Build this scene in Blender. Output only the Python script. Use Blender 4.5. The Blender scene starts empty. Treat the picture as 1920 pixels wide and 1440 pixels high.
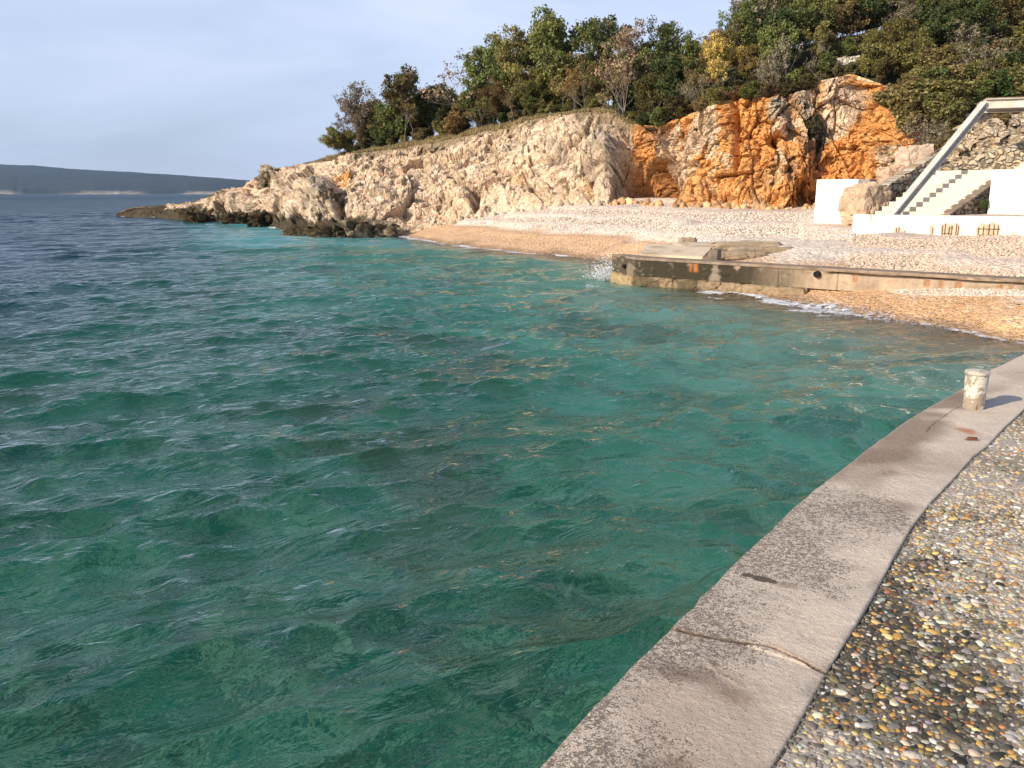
import bpy, math, random
import numpy as np
from mathutils import Vector, Matrix, Euler
sc = bpy.context.scene
COL = sc.collection
R = math.radians
PI = math.pi

# ------------------------------------------------------------------ camera
F = 1600.0                      # focal length in photo pixels (1920 wide)
PITCH = math.atan(357 / F)
CAMZ = 2.7                      # above the sea; the quay top is at 1.1
cam = bpy.data.cameras.new('camera')
cam.lens = F / 1920 * 36
cam.sensor_width = 36
cam.clip_start = 0.05
cam.clip_end = 30000
co = bpy.data.objects.new('camera', cam)
COL.objects.link(co)
co.location = (0, 0, CAMZ)
co.rotation_euler = (PI / 2 - PITCH, 0, 0)
sc.camera = co
SP, CP = math.sin(PITCH), math.cos(PITCH)

# ------------------------------------------------------------------ world, sun
SUN_EL, SUN_ROT = R(26), R(235)
w = bpy.data.worlds.new('World')
sc.world = w
w.use_nodes = True
nt = w.node_tree
bg = nt.nodes['Background']
sky = nt.nodes.new('ShaderNodeTexSky')
sky.sky_type = 'NISHITA'
sky.sun_disc = False
sky.sun_elevation = SUN_EL
sky.sun_rotation = SUN_ROT
sky.air_density = 1.1
sky.dust_density = 1.2
sky.ozone_density = 2.5
tc = nt.nodes.new('ShaderNodeTexCoord')
mp = nt.nodes.new('ShaderNodeMapping')
mp.inputs['Scale'].default_value = (1.0, 1.0, 4.5)
mp.inputs['Rotation'].default_value = (0.1, 0.25, 0.3)
nz = nt.nodes.new('ShaderNodeTexNoise')
nz.inputs['Scale'].default_value = 1.5
nz.inputs['Detail'].default_value = 6
nz.inputs['Roughness'].default_value = 0.55
nz.inputs['Distortion'].default_value = 0.35
cr = nt.nodes.new('ShaderNodeMapRange')
cr.inputs['From Min'].default_value = 0.30
cr.inputs['From Max'].default_value = 0.74
cr.inputs['To Min'].default_value = 0.46
cr.inputs['To Max'].default_value = 0.92
cr.interpolation_type = 'SMOOTHSTEP'
mxs = nt.nodes.new('ShaderNodeMix')
mxs.data_type = 'RGBA'
mxs.inputs['B'].default_value = (7.5, 8.3, 10.6, 1)       # thin high cloud veil
L = nt.links.new
L(tc.outputs['Generated'], mp.inputs['Vector'])
L(mp.outputs[0], nz.inputs['Vector'])
L(nz.outputs['Fac'], cr.inputs['Value'])
spz = nt.nodes.new('ShaderNodeSeparateXYZ')
L(tc.outputs['Generated'], spz.inputs[0])
elv = nt.nodes.new('ShaderNodeMapRange')          # the veil is thick low down and thins out overhead
elv.interpolation_type = 'SMOOTHSTEP'
for k_, v_ in zip(('From Min', 'From Max', 'To Min', 'To Max'), (.22, .75, 1.0, .12)):
    elv.inputs[k_].default_value = v_
L(spz.outputs[2], elv.inputs['Value'])
mul = nt.nodes.new('ShaderNodeMath'); mul.operation = 'MULTIPLY'
L(cr.outputs[0], mul.inputs[0]); L(elv.outputs[0], mul.inputs[1])
L(mul.outputs[0], mxs.inputs['Factor'])
tint = nt.nodes.new('ShaderNodeMix'); tint.data_type = 'RGBA'; tint.blend_type = 'MULTIPLY'
tint.inputs['Factor'].default_value = 1.0
tint.inputs['B'].default_value = (.92, 1.04, 1.20, 1)
L(sky.outputs[0], tint.inputs['A'])
L(tint.outputs['Result'], mxs.inputs['A'])
L(mxs.outputs['Result'], bg.inputs['Color'])
bg.inputs['Strength'].default_value = 0.095
sd = bpy.data.lights.new('sun', 'SUN')
sd.energy = 5.0
sd.angle = R(0.5)
sd.color = (1.0, 0.865, 0.68)
so = bpy.data.objects.new('sun', sd)
COL.objects.link(so)
sun_to = Vector((math.sin(SUN_ROT) * math.cos(SUN_EL), math.cos(SUN_ROT) * math.cos(SUN_EL), math.sin(SUN_EL)))
so.rotation_euler = sun_to.to_track_quat('Z', 'Y').to_euler()
sc.view_settings.view_transform = 'Standard'
sc.view_settings.look = 'None'
sc.view_settings.exposure = 0.25
sc.view_settings.gamma = 1.0
sc.cycles.max_bounces = 6
sc.cycles.diffuse_bounces = 3
sc.cycles.glossy_bounces = 3
sc.cycles.transparent_max_bounces = 12

# ------------------------------------------------------------------ helpers
def atd(px, py, t):
    """photo pixel + distance along the view axis -> world point"""
    x, y = (px - 960) / F, (720 - py) / F
    return np.array([x * t, (CP + y * SP) * t, CAMZ + (-SP + y * CP) * t])

def atz(px, py, z):
    """photo pixel + height -> world point"""
    y = (720 - py) / F
    return atd(px, py, (CAMZ - z) / (SP - y * CP))

def project(P):
    P = np.asarray(P, float)
    X, Y, Z = P[..., 0], P[..., 1], P[..., 2] - CAMZ
    t = Y * CP - Z * SP
    v = Y * SP + Z * CP
    return 960 + F * X / t, 720 - F * v / t, t

def smooth(a, b, x):
    t = np.clip((x - a) / (b - a), 0, 1)
    return t * t * (3 - 2 * t)

def _hash(ix, iy, iz, k=0):
    h = (ix.astype(np.int64) * 374761393 + iy.astype(np.int64) * 668265263 + iz.astype(np.int64) * 2147483647 + k * 1274126177) & 0xffffffff
    h = ((h ^ (h >> 13)) * 1274126177) & 0xffffffff
    h = ((h ^ (h >> 16)) * 2246822519) & 0xffffffff
    h = h ^ (h >> 15)
    return (h & 0xffffff) / float(0x1000000)

def vnoise(P, k=0):
    """smooth value noise, -1..1"""
    i = np.floor(P).astype(np.int64)
    f = P - i
    f = f * f * f * (f * (f * 6 - 15) + 10)
    out = 0
    for dx in (0, 1):
        wx = f[..., 0] if dx else 1 - f[..., 0]
        for dy in (0, 1):
            wy = f[..., 1] if dy else 1 - f[..., 1]
            for dz in (0, 1):
                wz = f[..., 2] if dz else 1 - f[..., 2]
                out = out + wx * wy * wz * _hash(i[..., 0] + dx, i[..., 1] + dy, i[..., 2] + dz, k)
    return out * 2 - 1

def fbm(P, octs=4, k=0, gain=0.5):
    a, s, out, tot = 1.0, 1.0, 0, 0
    for o in range(octs):
        out = out + a * vnoise(P * s + 17.3 * o, k + o)
        tot += a
        a *= gain
        s *= 2.03
    return out / tot

def ridged(P, octs=4, k=0):
    a, s, out, tot = 1.0, 1.0, 0, 0
    for o in range(octs):
        out = out + a * (1 - 2 * np.abs(vnoise(P * s + 9.1 * o, k + o)))
        tot += a
        a *= 0.5
        s *= 2.1
    return out / tot

def worley(P, k=0):
    """F1, F2, random value of the nearest cell"""
    i = np.floor(P).astype(np.int64)
    f1 = np.full(P.shape[:-1], 9.0)
    f2 = f1.copy()
    cid = np.zeros(P.shape[:-1])
    for dx in (-1, 0, 1):
        for dy in (-1, 0, 1):
            for dz in (-1, 0, 1):
                c = (i[..., 0] + dx, i[..., 1] + dy, i[..., 2] + dz)
                q = [c[j] + _hash(*c, k + 5 + j) for j in range(3)]
                d = np.sqrt(sum((P[..., j] - q[j]) ** 2 for j in range(3)))
                r = _hash(*c, k + 9)
                near = d < f1
                f2 = np.where(near, f1, np.minimum(f2, d))
                cid = np.where(near, r, cid)
                f1 = np.where(near, d, f1)
    return f1, f2, cid

def facets(P, k=0, tilt=.8):
    """planes: each worley cell is a plane of its own random tilt -> sharp broken rock"""
    i = np.floor(P).astype(np.int64)
    f1 = np.full(P.shape[:-1], 9.0)
    f2 = f1.copy()
    h = np.zeros(P.shape[:-1]); cid = h.copy()
    for dx in (-1, 0, 1):
        for dy in (-1, 0, 1):
            for dz in (-1, 0, 1):
                c = (i[..., 0] + dx, i[..., 1] + dy, i[..., 2] + dz)
                q = [P[..., j] - c[j] - _hash(*c, k + 5 + j) for j in range(3)]
                d = np.sqrt(q[0] ** 2 + q[1] ** 2 + q[2] ** 2)
                g = [_hash(*c, k + 11 + j) * 2 - 1 for j in range(3)]
                r = _hash(*c, k + 9)
                hh_ = (r - .5) + tilt * (q[0] * g[0] + q[1] * g[1] + q[2] * g[2])
                near = d < f1
                f2 = np.where(near, f1, np.minimum(f2, d))
                h = np.where(near, hh_, h); cid = np.where(near, r, cid)
                f1 = np.where(near, d, f1)
    return h, f2 - f1, cid

def link(name, me, mat=None, parent=None):
    o = bpy.data.objects.new(name, me)
    COL.objects.link(o)
    if mat is not None:
        me.materials.append(mat)
    if parent is not None:
        o.parent = parent
    return o

def mesh_np(name, V, Fq, cols=None, attrs=None, smoothed=True):
    """fast mesh from arrays; Fq is (n,3) or (n,4)"""
    V = np.asarray(V, np.float32).reshape(-1, 3)
    Fq = np.asarray(Fq, np.int32)
    me = bpy.data.meshes.new(name)
    n, m = Fq.shape
    me.vertices.add(len(V))
    me.vertices.foreach_set('co', V.ravel())
    me.loops.add(n * m)
    me.loops.foreach_set('vertex_index', Fq.ravel())
    me.polygons.add(n)
    me.polygons.foreach_set('loop_start', np.arange(0, n * m, m, dtype=np.int32))
    me.polygons.foreach_set('loop_total', np.full(n, m, np.int32))
    me.update(calc_edges=True)
    me.polygons.foreach_set('use_smooth', np.full(n, bool(smoothed)))
    if cols is not None:
        a = me.color_attributes.new('Col', 'FLOAT_COLOR', 'POINT')
        c = np.ones((len(V), 4), np.float32)
        c[:, :3] = np.asarray(cols, np.float32).reshape(-1, 3)
        a.data.foreach_set('color', c.ravel())
    for k, v in (attrs or {}).items():
        a = me.attributes.new(k, 'FLOAT', 'POINT')
        a.data.foreach_set('value', np.asarray(v, np.float32).ravel())
    me.validate()
    return me

def grid_faces(nu, nv, off=0, flip=False):
    i = np.arange(nu - 1)[:, None] * nv + np.arange(nv - 1)[None, :] + off
    f = np.stack([i, i + nv, i + nv + 1, i + 1], -1).reshape(-1, 4)
    return f[:, ::-1] if flip else f

def grid_solid(name, P, C, back, mat, parent=None, flip=False, smoothed=True):
    """a displaced front grid P (nu,nv,3) closed by a back copy shifted by the vector `back`"""
    nu, nv, _ = P.shape
    B = P + np.asarray(back, float)
    # straighten the back sheet
    V = np.concatenate([P.reshape(-1, 3), B.reshape(-1, 3)])
    n = nu * nv
    f1 = grid_faces(nu, nv, 0, flip)
    f2 = grid_faces(nu, nv, n, not flip)
    ring = np.concatenate([np.arange(nv), nv * np.arange(1, nu) + nv - 1, (nu - 1) * nv + np.arange(nv - 2, -1, -1), nv * np.arange(nu - 2, 0, -1)])
    m = len(ring)
    e = 2 * n + np.arange(m)
    r2 = np.roll(e, -1)
    f3 = np.stack([e, r2, r2 + m, e + m], -1)
    CC = C.reshape(-1, 3)
    if flip:
        f3 = f3[:, ::-1]
    V = np.concatenate([V, V[ring], V[ring + n]])
    me = mesh_np(name, V, np.concatenate([f1, f2, f3]), np.concatenate([CC, CC, CC[ring], CC[ring]]), smoothed=smoothed)
    return link(name, me, mat, parent)

def tag(o, label=None, cat=None, group=None, kind=None):
    if label: o['label'] = label
    if cat: o['category'] = cat
    if group: o['group'] = group
    if kind: o['kind'] = kind
    return o

def empty(name, loc, rz=0.0):
    o = bpy.data.objects.new(name, None)
    COL.objects.link(o)
    o.location = loc
    o.rotation_euler = (0, 0, rz)
    return o

class MB:
    """collects boxes / tubes / prisms into one mesh"""
    def __init__(s):
        s.v, s.f = [], []
    def add(s, vs, fs):
        b = len(s.v)
        s.v += [tuple(map(float, v)) for v in vs]
        s.f += [[i + b for i in f] for f in fs]
    def frame(s, a, b, wx, wz, up=(0, 0, 1)):
        """a bar from a to b, wx wide sideways, wz deep"""
        a, b = Vector(a), Vector(b)
        d = (b - a).normalized()
        sx = d.cross(Vector(up)).normalized() * wx / 2
        sz = sx.normalized().cross(d).normalized() * wz / 2
        vs = [p + i * sx + j * sz for p in (a, b) for i, j in ((-1, -1), (1, -1), (1, 1), (-1, 1))]
        s.add(vs, [(0, 1, 2, 3), (7, 6, 5, 4), (0, 4, 5, 1), (1, 5, 6, 2), (2, 6, 7, 3), (3, 7, 4, 0)])
    def prism(s, poly, z0, z1):
        n = len(poly)
        vs = [(p[0], p[1], z0) for p in poly] + [(p[0], p[1], z1) for p in poly]
        s.add(vs, [tuple(range(n - 1, -1, -1)), tuple(range(n, 2 * n))] + [(i, (i + 1) % n, n + (i + 1) % n, n + i) for i in range(n)])
    def tube(s, pts, rad, n=6, cap=True):
        pts = [Vector(p) for p in pts]
        if not hasattr(rad, '__len__'):
            rad = [rad] * len(pts)
        vs, fs = [], []
        for k, p in enumerate(pts):
            d = (pts[min(k + 1, len(pts) - 1)] - pts[max(k - 1, 0)]).normalized()
            ref = Vector((0, 0, 1)) if abs(d.z) < 0.9 else Vector((1, 0, 0))
            ux = d.cross(ref).normalized()
            uy = d.cross(ux)
            for j in range(n):
                a = 2 * PI * j / n
                vs.append(p + (ux * math.cos(a) + uy * math.sin(a)) * rad[k])
        for k in range(len(pts) - 1):
            for j in range(n):
                a, b = k * n + j, k * n + (j + 1) % n
                fs.append((a, b, b + n, a + n))
        if cap:
            fs.append(tuple(range(n - 1, -1, -1)))
            fs.append(tuple((len(pts) - 1) * n + j for j in range(n)))
        s.add(vs, fs)
    def build(s, name, mat, parent=None, bevel=0, smoothed=False, seg=2):
        me = bpy.data.meshes.new(name)
        me.from_pydata(s.v, [], s.f)
        me.update()
        if smoothed:
            me.polygons.foreach_set('use_smooth', [True] * len(me.polygons))
        o = link(name, me, mat, parent)
        if bevel:
            m = o.modifiers.new('bevel', 'BEVEL')
            m.width = bevel
            m.segments = seg
            m.limit_method = 'ANGLE'
        return o

# ---- materials
def new_mat(name):
    m = bpy.data.materials.new(name)
    m.use_nodes = True
    n = m.node_tree
    return m, n, n.nodes['Principled BSDF'], n.links.new

def noise_node(n, scale, detail=5, rough=0.6, coord='Object', sc3=None, dist=0.0):
    t = n.nodes.new('ShaderNodeTexCoord')
    x = n.nodes.new('ShaderNodeTexNoise')
    x.inputs['Scale'].default_value = scale
    x.inputs['Detail'].default_value = detail
    x.inputs['Roughness'].default_value = rough
    x.inputs['Distortion'].default_value = dist
    src = t.outputs[coord]
    if sc3:
        m = n.nodes.new('ShaderNodeMapping')
        m.inputs['Scale'].default_value = sc3
        n.links.new(src, m.inputs['Vector'])
        src = m.outputs[0]
    n.links.new(src, x.inputs['Vector'])
    return x

def mrange(n, val, a, b, c, d, sm=False):
    r = n.nodes.new('ShaderNodeMapRange')
    if sm:
        r.interpolation_type = 'SMOOTHSTEP'
    n.links.new(val, r.inputs['Value'])
    for k, v in zip(('From Min', 'From Max', 'To Min', 'To Max'), (a, b, c, d)):
        r.inputs[k].default_value = v
    return r.outputs[0]

def mixc(n, fac, A, B, mode='MIX'):
    m = n.nodes.new('ShaderNodeMix')
    m.data_type = 'RGBA'
    m.blend_type = mode
    for key, v in (('Factor', fac), ('A', A), ('B', B)):
        i = m.inputs[key]
        if isinstance(v, (int, float)):
            i.default_value = v
        elif isinstance(v, tuple):
            i.default_value = v + (1,) if len(v) == 3 else v
        else:
            n.links.new(v, i)
    return m.outputs['Result']

def math_n(n, op, a, b=None, c=None):
    m = n.nodes.new('ShaderNodeMath')
    m.operation = op
    for i, v in enumerate((a, b, c)):
        if v is None: continue
        if isinstance(v, (int, float)):
            m.inputs[i].default_value = v
        else:
            n.links.new(v, m.inputs[i])
    return m.outputs[0]

def bump(n, h, dist, strength=1.0, normal=None):
    b = n.nodes.new('ShaderNodeBump')
    b.inputs['Distance'].default_value = dist
    b.inputs['Strength'].default_value = strength
    n.links.new(h, b.inputs['Height'])
    if normal is not None:
        n.links.new(normal, b.inputs['Normal'])
    return b.outputs[0]

def vcol(n, name='Col'):
    a = n.nodes.new('ShaderNodeAttribute')
    a.attribute_name = name
    return a

def mat_vcol(name, nscale=6.0, amt=(0.75, 1.25), rough=0.9, bdist=0.02, bscale=None, spec=0.3, sc3=None):
    """vertex colours x fine noise, with noise bump"""
    m, n, p, l = new_mat(name)
    nz1 = noise_node(n, nscale, 8, 0.68, sc3=sc3)
    f = mrange(n, nz1.outputs['Fac'], 0.28, 0.72, amt[0], amt[1])
    c = mixc(n, 1.0, vcol(n).outputs['Color'], f, 'MULTIPLY')
    l(c, p.inputs['Base Color'])
    p.inputs['Roughness'].default_value = rough
    p.inputs['Specular IOR Level'].default_value = spec
    nz2 = noise_node(n, bscale or nscale * 1.7, 8, 0.7)
    l(bump(n, nz2.outputs['Fac'], bdist), p.inputs['Normal'])
    return m

def mat_plain(name, c1, c2, scale=4, rough=0.8, bdist=0.004, bscale=30, spec=0.4, metal=0.0):
    m, n, p, l = new_mat(name)
    a = noise_node(n, scale, 6, 0.62)
    l(mixc(n, mrange(n, a.outputs['Fac'], 0.35, 0.65, 0, 1), c1, c2), p.inputs['Base Color'])
    p.inputs['Roughness'].default_value = rough
    p.inputs['Metallic'].default_value = metal
    p.inputs['Specular IOR Level'].default_value = spec
    b = noise_node(n, bscale, 6, 0.65)
    l(bump(n, b.outputs['Fac'], bdist), p.inputs['Normal'])
    return m

def rock_mat():
    m, n, p, l = new_mat('limestone')
    t = n.nodes.new('ShaderNodeTexCoord')
    wn_ = noise_node(n, 1.6, 4, .6)
    wv = n.nodes.new('ShaderNodeVectorMath'); wv.operation = 'MULTIPLY_ADD'
    l(wn_.outputs['Color'], wv.inputs[0]); wv.inputs[1].default_value = (.55, .55, .55); l(t.outputs['Object'], wv.inputs[2])
    hs, fac = [], None
    for sc_, wd in ((1.1, .035), (2.7, .05), (6.5, .09)):
        vo_ = n.nodes.new('ShaderNodeTexVoronoi'); vo_.feature = 'DISTANCE_TO_EDGE'
        vo_.inputs['Scale'].default_value = sc_
        l(wv.outputs[0], vo_.inputs['Vector'])
        hs.append(mrange(n, vo_.outputs['Distance'], 0, wd, 0, 1, True))
    msk = mrange(n, noise_node(n, .5, 3, .6).outputs['Fac'], .38, .54, .9, .05, True)
    a1 = noise_node(n, 2.6, 8, .68); a2 = noise_node(n, 7, 8, .72)
    c = mixc(n, 1.0, vcol(n).outputs['Color'], mrange(n, a1.outputs['Fac'], .28, .72, .62, 1.32), 'MULTIPLY')
    c = mixc(n, 1.0, c, mrange(n, a2.outputs['Fac'], .3, .7, .78, 1.2), 'MULTIPLY')
    for h_, am in zip(hs, (.55, .4, .22)):
        k = math_n(n, 'MULTIPLY', math_n(n, 'MULTIPLY', math_n(n, 'SUBTRACT', 1.0, h_), msk), am)
        c = mixc(n, k, c, (.10, .07, .045))
    l(c, p.inputs['Base Color'])
    p.inputs['Roughness'].default_value = .92
    p.inputs['Specular IOR Level'].default_value = .2
    hh_ = math_n(n, 'MULTIPLY_ADD', a2.outputs['Fac'], 1.0, math_n(n, 'MULTIPLY', hs[2], .12))
    hh_ = math_n(n, 'MULTIPLY_ADD', hs[1], .35, hh_)
    hh_ = math_n(n, 'MULTIPLY_ADD', hs[0], .5, hh_)
    l(bump(n, hh_, .085), p.inputs['Normal'])
    return m
M_ROCK = rock_mat()
M_STONE = mat_vcol('field_stone', 9, (0.78, 1.2), bdist=0.02, bscale=22)
M_CONC = mat_vcol('concrete', 14, (0.8, 1.18), bdist=0.008, bscale=40)
M_WHITE = mat_vcol('white_paint', 10, (0.97, 1.03), bdist=0.006, bscale=24, rough=0.75)
M_BARK = mat_plain('bark', (0.17, 0.14, 0.115), (0.085, 0.068, 0.055), 6, 0.9, 0.01, 30)
M_PALEBARK = mat_plain('pale_bark', (0.34, 0.29, 0.25), (0.18, 0.15, 0.13), 5, 0.9, 0.01, 30)
M_STEEL = mat_plain('painted_steel', (0.62, 0.58, 0.52), (0.50, 0.46, 0.41), 3, 0.5, 0.001, 20)
M_CREAM = mat_plain('cream_render', (0.72, 0.62, 0.50), (0.62, 0.53, 0.42), 3, 0.85, 0.004, 20)
M_RUST = mat_plain('rust', (0.22, 0.07, 0.025), (0.09, 0.035, 0.02), 25, 0.9, 0.004, 60)
M_DARK = mat_plain('black_scrap_and_pipe_shade', (0.006, 0.006, 0.006), (0.012, 0.01, 0.01), 8, 0.9)
M_FOAM = mat_plain('foam', (0.80, 0.82, 0.84), (0.70, 0.73, 0.76), 12, 0.6, 0.01, 20)
m_, n_, p_, l_ = new_mat('leaves')
oi = n_.nodes.new('ShaderNodeObjectInfo')
lv = noise_node(n_, 1.7, 4, 0.7)
lv2 = n_.nodes.new('ShaderNodeAttribute'); lv2.attribute_name = 'tint'
cc = mixc(n_, 1.0, oi.outputs['Color'], mrange(n_, lv2.outputs['Fac'], 0, 1, 0.4, 2.0), 'MULTIPLY')
cc = mixc(n_, mrange(n_, lv.outputs['Fac'], 0.42, 0.68, 0, 0.55), cc, (0.24, 0.17, 0.06))
l_(cc, p_.inputs['Base Color'])
p_.inputs['Roughness'].default_value = 0.6
p_.inputs['Specular IOR Level'].default_value = 0.25
tr_ = n_.nodes.new('ShaderNodeBsdfTranslucent')
l_(cc, tr_.inputs['Color'])
ms_ = n_.nodes.new('ShaderNodeMixShader')
ms_.inputs[0].default_value = 0.34
l_(p_.outputs[0], ms_.inputs[1]); l_(tr_.outputs[0], ms_.inputs[2])
l_(ms_.outputs[0], n_.nodes['Material Output'].inputs['Surface'])
M_LEAF = m_

# ------------------------------------------------------------------ quay line (plan, quay top z = 1.1)
ZQ = 1.1
OUT_PX = [(1003, 1440), (1069, 1368), (1125, 1306), (1181, 1246), (1228, 1202), (1259, 1174), (1277, 1156), (1300, 1137), (1311, 1118), (1337, 1096), (1391, 1040), (1437, 1000), (1481, 956), (1525, 918), (1575, 881), (1631, 837), (1687, 796), (1744, 762), (1794, 734), (1859, 692), (1897, 674), (1940, 653)]
INN_PX = [(1448, 1440), (1499, 1354), (1551, 1260), (1596, 1189), (1637, 1121), (1675, 1050), (1712, 986), (1750, 937), (1787, 899), (1826, 855), (1850, 837), (1884, 801), (1920, 768)]
outer = np.array([atz(x, y, ZQ)[:2] for x, y in OUT_PX])
inner = np.array([atz(x, y, ZQ)[:2] for x, y in INN_PX])
def extend(P, back, fwd, bdir=None, fdir=None):
    d0 = (P[0] - P[2]); d0 /= np.linalg.norm(d0)
    d1 = (P[-1] - P[-4]); d1 /= np.linalg.norm(d1)
    return np.vstack([P[0] + d0 * back, P, P[-1] + d1 * fwd])
dq = outer[-1] - outer[3]; dq /= np.linalg.norm(dq)
outer = extend(outer, 4.0, 9.0)
inner = extend(inner, 4.0, 10.0)
def arclen(P):
    return np.concatenate([[0], np.cumsum(np.linalg.norm(np.diff(P, axis=0), axis=1))])
def resample(P, s):
    a = arclen(P)
    s = np.asarray(s) * a[-1] if np.max(s) <= 1 else np.asarray(s)
    return np.stack([np.interp(s, a, P[:, j]) for j in range(P.shape[1])], -1)

# ------------------------------------------------------------------ beach and sea floor height field
def tps_fit(P, Z, reg=0.02):
    n = len(P)
    d = np.linalg.norm(P[:, None] - P[None], axis=2)
    K = np.where(d > 0, d * d * np.log(d + 1e-9), 0) + np.eye(n) * reg
    A = np.zeros((n + 3, n + 3))
    A[:n, :n] = K
    A[:n, n] = 1; A[:n, n + 1:] = P; A[n, :n] = 1; A[n + 1:, :n] = P.T
    w = np.linalg.solve(A, np.concatenate([Z, [0, 0, 0]]))
    def f(X, Y):
        out = w[n] + w[n + 1] * X + w[n + 2] * Y
        for i in range(n):
            r2 = (X - P[i, 0]) ** 2 + (Y - P[i, 1]) ** 2
            out = out + w[i] * 0.5 * r2 * np.log(r2 + 1e-12)
        return out
    return f

GA, GB = atd(1190, 532, 26.0)[:2], atd(1925, 547, 19.2)[:2]      # groyne front foot
gdir = (GB - GA) / np.linalg.norm(GB - GA)
gnor = np.array([-gdir[1], gdir[0]])                             # points north (away from camera)
WL = [(1920, 640), (1820, 622), (1700, 603), (1600, 588), (1500, 572), (1400, 552), (1300, 538)]
north = [(1150, 490, 0), (1100, 485, 0), (1000, 475, 0), (900, 465, 0), (820, 455, 0), (760, 445, 0), (700, 437, 0),
         (1240, 478, .55), (1100, 470, .2), (1000, 450, .42), (900, 440, .42), (800, 432, .35), (870, 415, .95), (980, 400, 1.5),
         (1080, 391, 1.85), (1200, 392, 1.85), (1320, 394, 1.85), (1450, 394, 1.85), (1560, 412, 1.6), (1590, 440, 1.3), (1900, 443, 1.38),
         (1300, 430, 1.25), (1450, 450, 1.0), (1600, 470, 1.0), (1800, 490, .98), (1500, 488, .82), (1700, 498, .8), (1920, 520, .8), (1350, 480, .70), (1750, 440, 1.33)]
Pn = [(*atz(x, y, z)[:2], z) for x, y, z in north]
Pn += [(-9, 50, -1.3), (-4, 42, -.9), (0, 36, -.9), (1.5, 31, -.9), (2.0, 27.5, -.9), (-20, 45, -3), (-10, 30, -2.6), (20, 30, 1.6), (24, 40, 2.0), (0, 15, -2.5), (18, 46, 2.1), (2, 58, 2.0), (-6, 64, 1.5), (30, 25, 1.5), (-14, 60, 0), (-18, 64, -.4)]
Pn = np.array(Pn)
fn = tps_fit(Pn[:, :2], Pn[:, 2])
south = [(x, y, 0.0) for x, y in WL] + [(1260, 533, -.12), (1500, 539, .16), (1600, 538, .3), (1700, 532, .44), (1800, 542, .5), (1920, 549, .55), (1900, 600, .3), (1700, 570, .25), (1380, 541, .05)]
Ps = [(*atz(x, y, z)[:2], z) for x, y, z in south]
Ps += [(3.0, 25, -.7), (1.5, 27, -.9), (0, 24, -1.3), (3, 18, -1.1), (6, 12, -1.0), (-5, 20, -2.5), (0, 10, -2.5), (2, 5, -2.6), (13, 12, -.1), (16, 14, .5), (0, 32, -1.0), (-10, 30, -2.6), (0, 0, -2.6), (8, 16, -.3), (6.5, 19.5, -.35), (18, 18, .9)]
Ps = np.array(Ps)
fs = tps_fit(Ps[:, :2], Ps[:, 2])

def ground_z(X, Y):
    sgn = (X - GA[0]) * gnor[0] + (Y - GA[1]) * gnor[1]
    k = smooth(0.05, 0.4, sgn)
    z = fn(X, Y) * k + fs(X, Y) * (1 - k)
    z = np.where(X < -14, np.minimum(z, -0.5), z)
    # deep water to the west
    far = smooth(-12, -30, X)
    z = z * (1 - far) - 5 * far
    return np.clip(z, -6, 2.4)

gx = np.arange(-22, 34, 0.13)
gy = np.arange(9, 70, 0.15)
GX, GY = np.meshgrid(gx, gy, indexing='ij')
GZ = ground_z(GX, GY)
PG = np.stack([GX, GY, GX * 0], -1)
sgn = (GX - GA[0]) * gnor[0] + (GY - GA[1]) * gnor[1]
nzb = fbm(PG * 0.45, 4, 3)
nfine = fbm(PG * 1.4, 4, 21)
GZ = GZ + 0.03 * nfine + 0.05 * nzb * smooth(0.2, 0.8, GZ)
# storm berms: gentle steps parallel to the shore
GZ = GZ + 0.05 * np.sin(GZ * 14 + nzb * 2) * smooth(0.3, 0.6, GZ) * smooth(0.1, 0.6, sgn)
white = np.where(sgn > 0.3, smooth(0.62, 0.86, GZ + nzb * 0.15), smooth(0.47, 0.62, GZ + nzb * 0.12) * 0.8)
rgt = smooth(7, 14, GX) * (sgn > 0.3)
tan = np.array([0.70, 0.44, 0.25])
wht = np.array([0.80, 0.68, 0.565])
pnk = np.array([0.72, 0.54, 0.41])
C = tan + (wht - tan) * white[..., None]
C = C + (pnk - C) * (rgt * 0.75 * (0.5 + 0.5 * nfine) + 0.25 * rgt)[..., None]
wet = smooth(0.16, 0.04, GZ + 0.03 * nfine)
C = C * (1 - 0.45 * wet[..., None])
C = C * (1 + 0.10 * nfine[..., None])
C = C * (1 - .22 * smooth(.25, .6, nzb) * (sgn > .3))[..., None]
m, n, p, l = new_mat('beach_pebbles')
t = n.nodes.new('ShaderNodeTexCoord')
vo = n.nodes.new('ShaderNodeTexVoronoi'); vo.inputs['Scale'].default_value = 10
vo.inputs['Randomness'].default_value = 1
l(t.outputs['Object'], vo.inputs['Vector'])
vo2 = n.nodes.new('ShaderNodeTexVoronoi'); vo2.inputs['Scale'].default_value = 22
l(t.outputs['Object'], vo2.inputs['Vector'])
sx = n.nodes.new('ShaderNodeSeparateColor'); l(vo.outputs['Color'], sx.inputs[0])
sy = n.nodes.new('ShaderNodeSeparateColor'); l(vo2.outputs['Color'], sy.inputs[0])
c = mixc(n, 1.0, vcol(n).outputs['Color'], mrange(n, sx.outputs[0], 0, 1, 0.72, 1.22), 'MULTIPLY')
c = mixc(n, 1.0, c, mrange(n, sy.outputs[0], 0, 1, 0.78, 1.18), 'MULTIPLY')
c = mixc(n, mrange(n, sx.outputs[1], 0.8, 1, 0, .35), c, (0.75, 0.68, 0.6))
l(c, p.inputs['Base Color'])
p.inputs['Roughness'].default_value = 0.85
p.inputs['Specular IOR Level'].default_value = 0.3
h = math_n(n, 'MULTIPLY_ADD', vo2.outputs['Distance'], 0.6, vo.outputs['Distance'])
l(bump(n, math_n(n, 'MULTIPLY', h, -1.0), 0.045), p.inputs['Normal'])
M_BEACH = m
nx_, ny_ = GX.shape
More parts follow.
